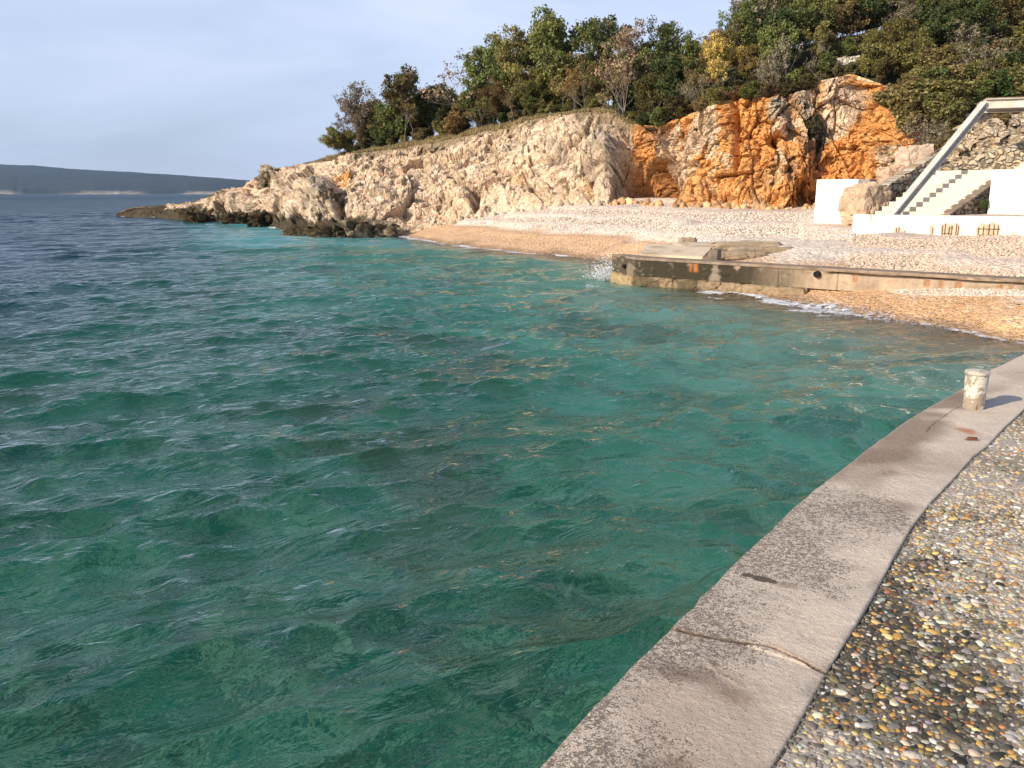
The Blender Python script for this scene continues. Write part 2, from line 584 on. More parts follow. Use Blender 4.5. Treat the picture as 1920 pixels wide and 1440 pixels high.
me = mesh_np('beach', np.stack([GX, GY, GZ], -1), grid_faces(nx_, ny_), C)
tag(link('beach', me, M_BEACH), kind='structure')
# the sea floor under everything else, one sheet reaching past the horizon
M_BED = mat_plain('sea_floor_sand', (0.10, 0.12, 0.09), (0.05, 0.07, 0.06), 0.3, 0.9)
b = MB(); b.add([(-14000, -3000, -7), (14000, -3000, -7), (14000, 16000, -7), (-14000, 16000, -7)], [(0, 1, 2, 3)])
tag(b.build('ground', M_BED), kind='structure')

# ------------------------------------------------------------------ cliff and hillside
BASE = [(215, 411, 101), (250, 410, 100), (300, 412, 95), (350, 414, 88), (400, 418, 82), (450, 421, 77), (500, 426, 71), (545, 433, 63), (600, 437, 58), (660, 438, 56.5), (740, 428, 57), (830, 414, 57), (920, 401, 56), (1000, 394, 55), (1080, 392, 53), (1140, 392, 51), (1185, 392, 51.5), (1230, 392, 50), (1290, 394, 48), (1360, 396, 46.5), (1430, 398, 45.5), (1500, 393, 45), (1530, 390, 46.2), (1600, 386, 45), (1660, 378, 43.5), (1710, 368, 42), (1760, 348, 41), (1850, 330, 40), (1960, 320, 39), (2150, 305, 37), (2500, 300, 34)]
RIM = [(222, 399, 101.5), (252, 390, 102), (310, 387, 98), (360, 382, 94), (405, 366, 92), (460, 350, 89), (495, 325, 86), (545, 316, 82), (612, 302, 75), (680, 288, 71), (760, 275, 69), (840, 260, 67), (925, 244, 63.5), (1005, 224, 60), (1090, 212, 57), (1150, 209, 54), (1185, 232, 53.5), (1230, 236, 52.5), (1290, 214, 50.5), (1350, 190, 48.5), (1430, 181, 47.2), (1490, 170, 46.8), (1540, 152, 47.6), (1600, 139, 46.8), (1665, 162, 45.5), (1705, 182, 45), (1770, 172, 45), (1860, 190, 46), (1990, 180, 46), (2200, 150, 45), (2500, 130, 44)]
NU, NV = 1300, 230
uk = np.array([b_[0] for b_ in BASE], float)
uu = np.concatenate([np.linspace(215, 1800, 1180), np.linspace(1804, 2500, 120)])
Bp = np.array([atd(*b_) for b_ in BASE])
Rp = np.array([atd(*b_) for b_ in RIM])
def curve(P):
    q = np.stack([np.interp(uu, uk, P[:, j]) for j in range(3)], -1)
    k = np.hanning(25); k /= k.sum()
    pad = np.concatenate([np.repeat(q[:1], 12, 0), q, np.repeat(q[-1:], 12, 0)])
    return np.stack([np.convolve(pad[:, j], k, 'valid') for j in range(3)], -1)
Bc, Rc = curve(Bp), curve(Rp)
orange = np.clip(smooth(1150, 1215, uu) * smooth(1800, 1700, uu), 0, 1)       # 0 sloping limestone, 1 steep cliff
v = np.linspace(-0.12, 1.0, NV)
vv = np.clip(v, 0, 1)[None, :, None]
U, Vv = np.meshgrid(uu, v, indexing='ij')
O3 = orange[:, None, None]
kx = 1.25 - 0.35 * O3
S = Bc[:, None, :] * (1 - vv ** kx) + Rc[:, None, :] * vv ** kx
vz = vv ** (0.92 - 0.12 * O3 - 0.30 * smooth(620, 420, uu)[:, None, None])
S[..., 2] = Bc[:, None, 2] * (1 - vz[..., 0]) + Rc[:, None, 2] * vz[..., 0]
tg = np.gradient(Bc, axis=0); tg[:, 2] = 0; tg /= np.linalg.norm(tg, axis=1)[:, None] + 1e-9
k_ = np.hanning(201); k_ /= k_.sum()
tg = np.stack([np.convolve(np.pad(tg[:, j], 100, 'edge'), k_, 'valid') for j in range(3)], -1)
tg /= np.linalg.norm(tg, axis=1)[:, None]
nh = np.stack([tg[:, 1], -tg[:, 0], tg[:, 2] * 0], -1)
nh *= np.sign((nh * -Bc).sum(1))[:, None]
below = np.clip(-v, 0, 1)[None, :, None] / 0.12
S = S + nh[:, None, :] * below * 0.5
S[..., 2] -= below[..., 0] * 1.6
slope_n = nh[:, None, :] * (0.6 + 0.35 * O3) + np.array([0, 0, 1.0]) * (0.75 - 0.65 * O3)
slope_n = np.broadcast_to(slope_n / np.linalg.norm(slope_n, axis=-1, keepdims=True), S.shape)

Q = S.copy()
Q = Q + 0.5 * np.stack([vnoise(S * 0.5, 31), vnoise(S * 0.5, 32), vnoise(S * 0.5, 33)], -1)
# tilted bedding on the left, vertical fractures on the right
ql = np.stack([Q[..., 0] * 0.45 + Q[..., 2] * .25, Q[..., 1] * 0.3, Q[..., 2] * 0.9 - Q[..., 0] * .35], -1)
qr = np.stack([Q[..., 0] * 0.8, Q[..., 1] * 0.5, Q[..., 2] * 0.32 + Q[..., 0] * .15], -1)
ha, ea, ca = facets(ql * 0.62, 1, 1.1)
hb, eb, cb = facets(qr * 0.62, 2, 1.0)
hc, ec, c3 = facets(Q * np.array([1.2, 1.2, 1.0]), 3, 1.0)
hd, ed, c4 = facets(Q * np.array([2.9, 2.9, 2.4]), 4, .9)
he, ee, c5 = facets(Q * np.array([6.5, 6.5, 5.5]), 6, .8)
o2 = orange[:, None]
blk = ha * (1 - o2) * 0.55 + hb * o2 * .50
wn = smooth(-.1, .25, fbm(S * .6, 3, 44))
crack = smooth(0.05, 0.0, ea) * (1 - o2) * .30 * wn + smooth(0.035, 0.0, eb) * o2 * .30 * wn
crack2 = smooth(0.05, 0.0, ec) * wn
crack3 = smooth(0.08, 0.0, ed)
big = fbm(S * 0.16, 3, 40)
rg = ridged(S * 0.7, 5, 50)
fine = fbm(S * np.array([3.2, 3.2, 4.2]), 4, 60)
D = 0.7 * big + blk + (.30 + .05 * o2) * hc + (.13 + .12 * o2) * hd + (.055 + .045 * o2) * he - crack - 0.10 * crack2 - 0.04 * crack3 + 0.12 * rg + 0.07 * fine
# honeycomb weathering on the limestone
pit = smooth(0.22, 0.5, fbm(S * np.array([2.2, 2.2, 3.0]), 3, 70))
D -= 0.20 * pit * (1 - o2)
PXs, PYs, Ts = project(S)
PXs = PXs + 7 * fbm(S * .9, 4, 46) + 3 * (c4 - .5) * 2
PYs = PYs + 9 * fbm(S * .9, 4, 47) + 4 * (c4 - .5) * 2
def bell(cx, cy, rx, ry, p=2.0):
    return np.exp(-(np.abs((PXs - cx) / rx) ** p + np.abs((PYs - cy) / ry) ** p))
feat = [(1205, 345, 46, 46, -2.6, 4), (1225, 352, 14, 46, -1.2, 2), (1255, 345, 14, 40, -.8, 2), (1128, 300, 26, 60, .7, 3), (1175, 350, 18, 40, -.8, 3), (1195, 262, 30, 26, -.8, 3),
        (1345, 225, 26, 55, .8, 3), (1384, 230, 5, 60, -1.0, 2), (1388, 300, 5, 36, -.7, 2), (1370, 300, 30, 40, .5, 3),
        (1455, 215, 16, 28, .7, 3), (1458, 262, 12, 14, -1.2, 2), (1462, 240, 14, 14, .8, 3), (1480, 300, 8, 50, -.9, 2), (1502, 365, 13, 26, -1.9, 4), (1516, 375, 14, 16, -1.6, 3),
        (1475, 320, 14, 35, .8, 3), (1532, 260, 5, 55, -.7, 2), (1575, 205, 34, 55, .7, 4), (1520, 245, 18, 50, .5, 3), (1640, 300, 30, 40, .35, 3),
        (1290, 290, 55, 28, .5, 3), (1340, 350, 60, 30, .7, 3), (1440, 365, 60, 22, .8, 3), (1265, 305, 40, 6, -.6, 2), (1300, 240, 40, 25, .4, 3),
        (612, 378, 26, 24, 1.7, 3), (640, 385, 9, 28, -1.1, 2), (560, 392, 30, 20, .9, 3), (512, 336, 16, 12, 1.1, 3), (545, 332, 20, 9, .6, 2), (440, 385, 26, 18, .9, 3), (425, 400, 10, 10, -1.0, 2),
        (865, 378, 22, 26, .9, 3), (893, 380, 9, 30, -1.3, 3), (935, 370, 30, 22, .4, 3), (700, 330, 22, 14, .5, 3), (648, 345, 12, 14, -.5, 2), (800, 368, 70, 5, -.7, 2),
        (990, 345, 60, 5, -.5, 2), (1045, 372, 60, 7, .5, 3), (1040, 290, 14, 10, -.8, 2), (1100, 290, 12, 30, .5, 3), (1130, 262, 14, 40, .6, 3), (1090, 360, 12, 24, .4, 3), (1064, 355, 5, 26, -.6, 2), (1110, 350, 5, 26, -.6, 2),
        (700, 400, 50, 22, .5, 3), (760, 400, 10, 22, -.7, 2)]
for cx, cy, rx, ry, am, pw in feat:
    D += am * bell(cx, cy, rx, ry, pw)
D *= (0.55 + 0.45 * smooth(0, 0.15, v))[None, :] * (1 - 0.75 * smooth(0.93, 1.0, v))[None, :]
tip = smooth(215, 430, uu)[:, None] * 0.75 + 0.25
D = D * tip
S2 = S + slope_n * D[..., None]
# ---- rock colours (stains and weathering, plus shade painted into the gully recess)
PXc, PYc, Tc = project(S2)
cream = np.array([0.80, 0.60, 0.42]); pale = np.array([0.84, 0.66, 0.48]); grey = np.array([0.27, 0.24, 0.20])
org = np.array([0.80, 0.40, 0.135]); deep = np.array([0.64, 0.25, 0.07]); peach = np.array([0.80, 0.57, 0.34])
stain = fbm(S * np.array([0.55, 0.55, 0.3]), 4, 80)
st2 = fbm(S * np.array([1.3, 1.3, 0.5]), 4, 90)
Cc = cream + (pale - cream) * smooth(-.2, .3, stain)[..., None]
Cc = Cc + (np.array([.34, .29, .23]) - Cc) * (smooth(0.08, 0.5, st2) * .5 * (1 - o2))[..., None]
mo = smooth(1150, 1195, PXc) * smooth(1790, 1690, PXc)
om = mo * np.clip(0.50 + 1.1 * stain + 0.6 * st2 + .5 * (c3 - .5) + .45 * (c4 - .5), 0, 1)
for cx, cy, rx, ry, am in [(1195, 262, 16, 40, .9), (1420, 240, 22, 50, .7), (1420, 320, 60, 50, .6), (1505, 330, 22, 60, .9), (1660, 220, 60, 60, .7), (1620, 300, 60, 70, .45), (1225, 330, 20, 40, .5),
                           (1270, 370, 45, 22, .5), (1430, 375, 80, 18, .2), (1345, 250, 30, 50, -.45), (1575, 205, 36, 55, -.7), (1290, 240, 45, 34, -.35), (1210, 345, 50, 50, .6), (1260, 300, 40, 40, .3), (1455, 210, 16, 30, -1.2), (1665, 288, 25, 24, -.9), (1310, 350, 40, 30, -.4), (1250, 290, 50, 25, -.4)]:
    om += am * bell(cx, cy, rx, ry, 2.5) * mo
for cx, cy, rx, ry, am in [(648, 340, 22, 14, .8), (960, 335, 40, 14, .55), (985, 300, 40, 22, .3), (870, 270, 30, 14, .2), (1105, 355, 14, 22, .5), (555, 355, 40, 18, .2)]:
    om += am * bell(cx, cy, rx, ry, 2) * (0.6 + 0.8 * np.clip(st2 + .3, 0, 1))
om = np.clip(om, 0, 1)
oc = peach + (org - peach) * smooth(.25, .75, om)[..., None]
oc = oc + (deep - oc) * (smooth(.15, .55, st2) * smooth(.5, 1, om) * .65)[..., None]
Cc = Cc + (oc - Cc) * smooth(.12, .5, om)[..., None]
gm = 0  # grey weathering mask, also painted shade beside the gully recess
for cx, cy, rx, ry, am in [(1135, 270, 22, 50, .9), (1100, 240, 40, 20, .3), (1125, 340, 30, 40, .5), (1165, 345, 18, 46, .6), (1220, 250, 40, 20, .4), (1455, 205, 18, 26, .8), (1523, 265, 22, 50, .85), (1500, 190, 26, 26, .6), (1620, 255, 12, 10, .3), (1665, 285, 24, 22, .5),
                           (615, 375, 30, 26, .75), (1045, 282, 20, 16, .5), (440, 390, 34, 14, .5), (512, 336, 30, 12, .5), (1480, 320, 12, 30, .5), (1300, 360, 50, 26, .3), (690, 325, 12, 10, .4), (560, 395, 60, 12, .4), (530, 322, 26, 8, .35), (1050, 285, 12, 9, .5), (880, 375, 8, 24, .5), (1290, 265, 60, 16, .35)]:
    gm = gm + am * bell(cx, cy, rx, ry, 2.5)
recess_shade = bell(1205, 345, 50, 48, 4)[..., None] * (.75 + .3 * st2[..., None])  # dark red-brown painted in as the shade of the gully recess
Cc = Cc + (np.array([.30, .135, .055]) - Cc) * np.clip(recess_shade, 0, .85)
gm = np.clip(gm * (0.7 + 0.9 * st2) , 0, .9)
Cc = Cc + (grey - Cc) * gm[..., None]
crk = np.clip(crack * 1.2 + crack2 * .35 + pit * .15 * (1 - o2), 0, .75)
Cc = Cc * (1 - crk[..., None] * np.array([.5, .55, .6]))
Cc = Cc * (1 + 0.16 * fine[..., None]) * (0.93 + .14 * c3[..., None])
# dark tide line of wet, algae-covered rock
wl = smooth(1.25, 1.0, S2[..., 2] + 0.55 * stain + .25 * fine + .3 * (c3 - .5) - .25 * smooth(620, 420, U)) * smooth(760, 660, PXc)
wl = np.maximum(wl, smooth(0.75, 0.45, (PYc - 380) * -1 / 20 + 1.2 + 0.3 * stain) * 0)
Cc = Cc + ((np.array([0.050, 0.038, 0.020]) * (1 + .6 * np.clip(st2, -1, 1)[..., None])) - Cc) * (wl * .95)[..., None]
# grass and soil creeping over the rim of the sloping limestone
gr = smooth(.86, .99, Vv + .10 * st2) * (1 - o2) * smooth(600, 640, U)
Cc = Cc + (np.array([0.26, 0.195, 0.105]) - Cc) * (gr * .8)[..., None]
Cc = np.clip(Cc, 0.01, 0.88)
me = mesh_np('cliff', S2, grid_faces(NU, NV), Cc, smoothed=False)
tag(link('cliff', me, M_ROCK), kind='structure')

# hillside behind the rim: one sheet that starts under the rim
ww = np.concatenate([np.linspace(0, 6, 26), np.linspace(7, 75, 40)])
rim = S2[:, -1, :]
hu = np.arange(0, NU, 5)
rimh = rim[hu]; ul = uu[hu]
rad_ = rimh[:, :2] / np.linalg.norm(rimh[:, :2], axis=1)[:, None]
H = np.zeros((len(hu), len(ww), 3))
Rs = Rc[hu]
bl_ = smooth(0, 1.5, ww)[None, :, None]
H[..., :2] = (rimh[:, None, :2] * (1 - bl_) + Rs[:, None, :2] * bl_) + rad_[:, None, :] * ww[None, :, None]
sl = np.interp(ul, [200, 480, 620, 800, 1000, 1150, 1250, 1400, 1600, 1750, 1900, 2500], [.0, .08, .14, .20, .16, .12, .30, .36, .34, .55, .60, .60])
cap = np.interp(ul, [200, 480, 620, 800, 1000, 1150, 1300, 1500, 2500], [.0, .3, 1.0, 1.2, 1.0, 2.0, 5, 11, 16])
wc = np.clip(ww, 0, None)[None, :]
rise = cap[:, None] * (1 - np.exp(-sl[:, None] * wc / (cap[:, None] + .05)))
drop = np.interp(ul, [200, 600, 1050, 1300, 2500], [.30, .22, .16, .0, 0])[:, None] * np.clip(wc - 6, 0, 40)
H[..., 2] = -.40 * (smooth(0, .4, ww) * smooth(5, 2.5, ww))[None, :] * smooth(1120, 1170, ul)[:, None] + rimh[:, None, 2] * (1 - bl_[..., 0]) + Rs[:, None, 2] * bl_[..., 0] + rise - drop  + 0.2 * fbm(H * np.array([.6, .6, 0]), 4, 5) * smooth(0, 2, ww)[None, :]
M_HILL = mat_vcol('dry_hillside', 3, (0.7, 1.25), bdist=0.05, bscale=8)
hn = fbm(H * .7, 3, 9)[..., None]
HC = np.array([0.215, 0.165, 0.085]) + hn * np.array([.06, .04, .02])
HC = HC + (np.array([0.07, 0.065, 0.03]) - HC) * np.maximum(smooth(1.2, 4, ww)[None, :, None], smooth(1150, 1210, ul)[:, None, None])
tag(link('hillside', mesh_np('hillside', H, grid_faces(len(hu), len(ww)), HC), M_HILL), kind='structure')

PH = project(H)
def hill_at(px, back):
    """world point on the hillside at photo column px, `back` metres behind the rim"""
    i = int(np.argmin(np.abs(PH[0][:, 3] - px)))
    z = [np.interp(back, ww, H[i, :, j]) for j in range(3)]
    return np.array(z)
def cliff_at(px, py):
    k = np.argmin((PXc - px) ** 2 + (PYc - py) ** 2 + np.maximum(Tc - 60, 0) * 0)
    i, j = np.unravel_index(k, PXc.shape)
    return S2[i, j].copy()

# ------------------------------------------------------------------ water
rng = np.random.default_rng(7)
NA, NR = 900, 1150
ang = np.linspace(R(-44), R(62), NA)
rr = np.concatenate([np.geomspace(1.2, 130, 1000, endpoint=False), np.geomspace(130, 13000, 150)])
A_, R_ = np.meshgrid(ang, rr, indexing='ij')
WX, WY = np.sin(A_) * R_, np.cos(A_) * R_
WZ = np.zeros_like(WX)
depth = -ground_z(np.clip(WX, -60, 40), np.clip(WY, -10, 80))
depth = np.where((WY > 80) | (WX < -30), 5.0, depth)
# distance to the rocky shore
shore = Bc[(uu > 215) & (uu < 720)][::14]
dr = np.full(WX.shape, 99.0)
nearm = (R_ > 45) & (R_ < 125)
for q in shore:
    dd = np.hypot(WX[nearm] - q[0], WY[nearm] - q[1])
    dr[nearm] = np.minimum(dr[nearm], dd)
step = R_ * (rr[1] / rr[0] - 1)
calm = 0.12 + 0.88 * smooth(0.0, .9, depth)
DXw = np.zeros_like(WX); DYw = np.zeros_like(WX)
main = math.atan2(-0.82, 0.57)
sel = slice(0, 1000)
for i in range(110):
    lam = float(np.exp(rng.uniform(math.log(0.28), math.log(5.0))))
    th = main + rng.normal(0, 0.42 if lam > 1 else 0.75)
    kx_, ky_ = math.cos(th) * 2 * PI / lam, math.sin(th) * 2 * PI / lam
    am = 0.0066 * lam ** 0.82 * rng.uniform(.5, 1.5) * (1.0 if lam < 1.1 else .62)
    ph = rng.uniform(0, 2 * PI)
    fade = smooth(lam * 0.45, lam * 0.2, step[:, sel])
    arg = kx_ * WX[:, sel] + ky_ * WY[:, sel] + ph
    s_, c_ = np.sin(arg), np.cos(arg)
    a_ = am * fade * calm[:, sel]
    WZ[:, sel] += a_ * s_
    DXw[:, sel] -= 0.75 * a_ * math.cos(th) * -c_ * -1
    DYw[:, sel] -= 0.75 * a_ * math.sin(th) * -c_ * -1
for i in range(16):
    lam = rng.uniform(5, 10)
    th = main + rng.normal(0, .4)
    k0 = 2 * PI / lam
    WZ[:, sel] += .0055 * lam ** .8 * smooth(18, 50, R_[:, sel]) * smooth(lam * .45, lam * .2, step[:, sel]) * calm[:, sel] * np.sin(k0 * (math.cos(th) * WX[:, sel] + math.sin(th) * WY[:, sel]) + rng.uniform(0, 6))
patch = 0.8 + 0.45 * fbm(np.stack([WX, WY, WX * 0], -1) * np.array([.12, .12, 0]), 3, 15)
WZ *= patch
WV = np.stack([WX + DXw * -1, WY + DYw * -1, WZ], -1)
P3 = np.stack([WX, WY, WX * 0], -1)
fnz = fbm(P3 * np.array([1.3, 1.3, 0]), 5, 25)
fbig = fbm(P3 * np.array([.35, .35, 0]), 2, 27)
foam = smooth(0.20, 0.02, np.abs(depth - 0.02) + 0.05 * fbig) * smooth(-0.25, 0.30, fnz + .5 * fbig)
foam = np.maximum(foam, smooth(0.5, 0.1, depth) * smooth(0.28, 0.5, fnz + .2 * fbig) * .7)
foam = np.maximum(foam, smooth(1.3, 0.3, dr) * smooth(0.05, 0.45, fnz + fbig * .4) * .8)
gd = np.hypot(WX - GA[0] + .8, WY - GA[1] - .3)
foam = np.maximum(foam, smooth(1.7, 0.3, gd) * smooth(-.1, .5, fnz) * .55)
foam = np.maximum(foam, smooth(3.6, 0.4, np.hypot(WX - atz(425, 415, 0)[0], WY - atz(425, 415, 0)[1])) * smooth(-.2, .3, fnz))
ff = grid_faces(NA, NR)
dz = depth.ravel()
keep = ~((dz[ff] < -0.22).all(axis=1))
me = mesh_np('water', WV, ff[keep], attrs={'depth': depth, 'foam': foam, 'rockdist': dr})
m, n, p, l = new_mat('sea_water')
geo = n.nodes.new('ShaderNodeNewGeometry')
pos = geo.outputs['Position']
sp = n.nodes.new('ShaderNodeSeparateXYZ'); l(pos, sp.inputs[0])
ln = n.nodes.new('ShaderNodeVectorMath'); ln.operation = 'LENGTH'; l(pos, ln.inputs[0])
dist = ln.outputs['Value']
# ripples: two layers stretched across the wind
def ripple(scale, stretch, rot, det, rough, dd=0.4):
    mpg = n.nodes.new('ShaderNodeMapping')
    mrt = n.nodes.new('ShaderNodeMapping')
    mrt.inputs['Rotation'].default_value = (0, 0, -rot)
    l(pos, mrt.inputs['Vector'])
    mpg.inputs['Scale'].default_value = (1, stretch, 1)
    l(mrt.outputs[0], mpg.inputs['Vector'])
    x = n.nodes.new('ShaderNodeTexNoise')
    x.inputs['Scale'].default_value = scale
    x.inputs['Detail'].default_value = det
    x.inputs['Roughness'].default_value = rough
    x.inputs['Distortion'].default_value = dd
    l(mpg.outputs[0], x.inputs['Vector'])
    return x.outputs['Fac']
r0 = ripple(11.0, 0.5, main + .15, 3, .55, .5)
r1 = ripple(4.2, 0.42, main * 1.0, 4, .55, .5)
r2 = ripple(1.35, 0.5, main + .3, 3, .5, .4)
r3 = ripple(.42, 0.45, main - .2, 3, .5, .3)
hh = math_n(n, 'MULTIPLY_ADD', r1, 0.070, math_n(n, 'MULTIPLY', r2, 0.17))
hh = math_n(n, 'MULTIPLY_ADD', r0, 0.022, hh)
fardist = mrange(n, dist, 12, 80, 0, 0.9)
hh = math_n(n, 'MULTIPLY_ADD', r3, fardist, hh)
r4 = ripple(.13, 0.4, main + .1, 4, .6, .3)
hh = math_n(n, 'MULTIPLY_ADD', r4, mrange(n, dist, 40, 180, 0, 2.6), hh)
bn = bump(n, hh, 1.0, 1.0)
# refraction-like wobble of what is seen through the surface
vm = n.nodes.new('ShaderNodeVectorMath'); vm.operation = 'SCALE'; vm.inputs['Scale'].default_value = .75
l(bn, vm.inputs[0])
va = n.nodes.new('ShaderNodeVectorMath'); va.operation = 'ADD'
l(pos, va.inputs[0]); l(vm.outputs[0], va.inputs[1])
def bedn(scale, det, rough, dd=0.0):
    x = n.nodes.new('ShaderNodeTexNoise'); x.noise_dimensions = '2D'
    x.inputs['Scale'].default_value = scale
    x.inputs['Detail'].default_value = det
    x.inputs['Roughness'].default_value = rough
    x.inputs['Distortion'].default_value = dd
    l(va.outputs[0], x.inputs['Vector'])
    return x.outputs['Fac']
dep = vcol(n, 'depth').outputs['Fac']
dep2 = math_n(n, 'MULTIPLY_ADD', math_n(n, 'SUBTRACT', bedn(.22, 3, .5), .5), 1.6, dep)
ramp = n.nodes.new('ShaderNodeValToRGB')
l(mrange(n, dep2, 0, 5.2, 0, 1), ramp.inputs[0])
el = ramp.color_ramp.elements
stops = [(0.0, (.30, .25, .16)), (.07, (.19, .235, .175)), (.16, (.14, .29, .23)), (.32, (.050, .215, .160)), (.5, (.011, .105, .070)), (.75, (.005, .052, .045)), (1.0, (.004, .032, .045))]
el[0].position, el[0].color = stops[0][0], stops[0][1] + (1,)
el[1].position, el[1].color = stops[-1][0], stops[-1][1] + (1,)
for s_, c_ in stops[1:-1]:
    e = el.new(s_); e.color = c_ + (1,)
rocks = mrange(n, bedn(1.1, 5, .62, .6), .42, .62, 0, 1, True)
rk2 = mrange(n, bedn(4.5, 4, .6, .3), .4, .66, 0, 1, True)
nearf = mrange(n, dist, 3, 26, 1.0, 0.25)
body = mixc(n, math_n(n, 'MULTIPLY', rocks, math_n(n, 'MULTIPLY', nearf, .7)), ramp.outputs[0], (.006, .032, .022))
body = mixc(n, math_n(n, 'MULTIPLY', rk2, math_n(n, 'MULTIPLY', nearf, .6)), body, (.085, .19, .12))
vst = n.nodes.new('ShaderNodeTexVoronoi'); vst.voronoi_dimensions = '2D'
vst.inputs['Scale'].default_value = 2.7
vw = n.nodes.new('ShaderNodeVectorMath'); vw.operation = 'MULTIPLY_ADD'
nzw = n.nodes.new('ShaderNodeTexNoise'); nzw.inputs['Scale'].default_value = 2.6; nzw.inputs['Detail'].default_value = 4
l(va.outputs[0], nzw.inputs['Vector'])
l(nzw.outputs['Color'], vw.inputs[0]); vw.inputs[1].default_value = (.55, .55, 0); l(va.outputs[0], vw.inputs[2])
l(vw.outputs[0], vst.inputs['Vector'])
vsc = n.nodes.new('ShaderNodeSeparateColor'); l(vst.outputs['Color'], vsc.inputs[0])
stn = math_n(n, 'MULTIPLY', mrange(n, vsc.outputs[0], .62, .8, 0, 1, True), mrange(n, vst.outputs['Distance'], .42, .22, 0, 1, True))
stn = math_n(n, 'MULTIPLY', stn, mrange(n, dist, 3.5, 15, .85, 0, True))
body = mixc(n, math_n(n, 'MULTIPLY', stn, .7), body, (.085, .22, .145))
weed = mrange(n, bedn(.33, 3, .55, .4), .56, .66, 0, .55, True)
body = mixc(n, math_n(n, 'MULTIPLY', weed, mrange(n, dist, 4, 14, 0.7, 1)), body, (.030, .050, .032))
# blue open sea
blue = mrange(n, dist, 26, 120, 0, 1, True)
leftm = mrange(n, math_n(n, 'DIVIDE', sp.outputs[0], sp.outputs[1]), -.28, -.62, 0, 1, True)
bf = math_n(n, 'MAXIMUM', mrange(n, dist, 95, 170, 0, 1, True), math_n(n, 'MULTIPLY', mrange(n, dist, 9, 45, 0, 1, True), leftm))
body = mixc(n, bf, body, (.006, .034, .062))
turq = math_n(n, 'MULTIPLY', mrange(n, dist, 26, 46, 0, 1, True), mrange(n, vcol(n, 'rockdist').outputs['Fac'], 32, 8, 0, 1, True))
eastm = mrange(n, math_n(n, 'DIVIDE', sp.outputs[0], sp.outputs[1]), -.42, -.28, 0, 1, True)
turq = math_n(n, 'MULTIPLY', turq, eastm)
body = mixc(n, math_n(n, 'MULTIPLY', turq, mrange(n, dist, 110, 90, 0, 1, True)), body, (.085, .28, .28))
dif = n.nodes.new('ShaderNodeBsdfDiffuse')
l(body, dif.inputs['Color'])
nrm = n.nodes.new('ShaderNodeCombineXYZ'); nrm.inputs[2].default_value = 1
l(nrm.outputs[0], dif.inputs['Normal'])
tra = n.nodes.new('ShaderNodeBsdfTransparent'); tra.inputs['Color'].default_value = (.80, .90, .86, 1)
m1 = n.nodes.new('ShaderNodeMixShader')
l(mrange(n, dep, 0.02, 0.55, 0.12, 1, True), m1.inputs[0]); l(tra.outputs[0], m1.inputs[1]); l(dif.outputs[0], m1.inputs[2])
glo = n.nodes.new('ShaderNodeBsdfGlossy'); glo.inputs['Roughness'].default_value = 0.06
l(mrange(n, dist, 10, 150, 0.025, 0.12), glo.inputs['Roughness'])
l(bn, glo.inputs['Normal'])
fr = n.nodes.new('ShaderNodeFresnel'); fr.inputs['IOR'].default_value = 1.333
l(bn, fr.inputs['Normal'])
m2 = n.nodes.new('ShaderNodeMixShader')
l(math_n(n, 'MINIMUM', fr.outputs[0], mrange(n, dist, 30, 500, .70, .34)), m2.inputs[0]); l(m1.outputs[0], m2.inputs[1]); l(glo.outputs[0], m2.inputs[2])
fo = n.nodes.new('ShaderNodeBsdfDiffuse'); fo.inputs['Color'].default_value = (.78, .80, .82, 1)
fx = ripple(7, .8, 0, 6, .7, 1.2)
ffac = mrange(n, math_n(n, 'ADD', vcol(n, 'foam').outputs['Fac'], math_n(n, 'MULTIPLY', math_n(n, 'SUBTRACT', fx, .5), 1.3)), .38, .72, 0, .92, True)
l(bn, fo.inputs['Normal'])
m3 = n.nodes.new('ShaderNodeMixShader')
l(ffac, m3.inputs[0]); l(m2.outputs[0], m3.inputs[1]); l(fo.outputs[0], m3.inputs[2])
l(m3.outputs[0], n.nodes['Material Output'].inputs['Surface'])
wo = link('water', me, m)
tag(wo, kind='structure')

# ------------------------------------------------------------------ island across the channel
IA = np.linspace(R(-60), R(10), 700)
IS = np.linspace(0, 1, 60)
IX = np.array([-60, -33, -31, -28, -22, -17, -10, 10.0])
Rad = 4300 - 900 * (np.degrees(IA) + 31) / 16
Rad = np.clip(Rad, 3000, 4600) + 120 * fbm(np.stack([IA * 30, IA * 0, IA * 0], -1), 4, 3)
deg = np.degrees(IA)
topa = np.interp(deg, [-60, -31, -28.5, -26, -23, -20, -17.5, -12, 10], [1.70, 1.72, 1.66, 1.45, 1.28, 1.12, .95, .62, .3])
Ht = np.radians(topa) * (Rad + 1500)
prof = np.interp(IS, [0, .015, .04], [-8, 3, 5])
II = np.zeros((700, 60, 3))
rad2 = Rad[:, None] + IS[None, :] * 2200
II[..., 0] = np.sin(IA)[:, None] * rad2
II[..., 1] = np.cos(IA)[:, None] * rad2
hz = np.where(IS[None, :] < .04, prof[None, :], 5 + (Ht[:, None] - 5) * np.sin(np.clip(IS, 0, 1) * PI / 2 * 1.25).clip(0, 1)[None, :])
hz = hz + 26 * fbm(II * .0016, 5, 33) * smooth(.05, .3, IS)[None, :]
II[..., 2] = hz
shorec = smooth(9, 4, hz + 14 * fbm(II * .004, 3, 12))
IC = np.array([.018, .025, .018]) * (1 + .6 * fbm(II * .006, 5, 13)[..., None])
IC = IC + (np.array([.30, .25, .20]) - IC) * shorec[..., None]
M_ISL = mat_vcol('island_scrub', .02, (0.2, 1.9), bdist=6, bscale=.02)
tag(link('hills', mesh_np('hills', II, grid_faces(700, 60), IC), M_ISL), kind='structure')
HL = np.zeros((60, 12, 3))
a2 = np.linspace(R(-46), R(-29.9), 60)
s2 = np.linspace(0, 1, 12)
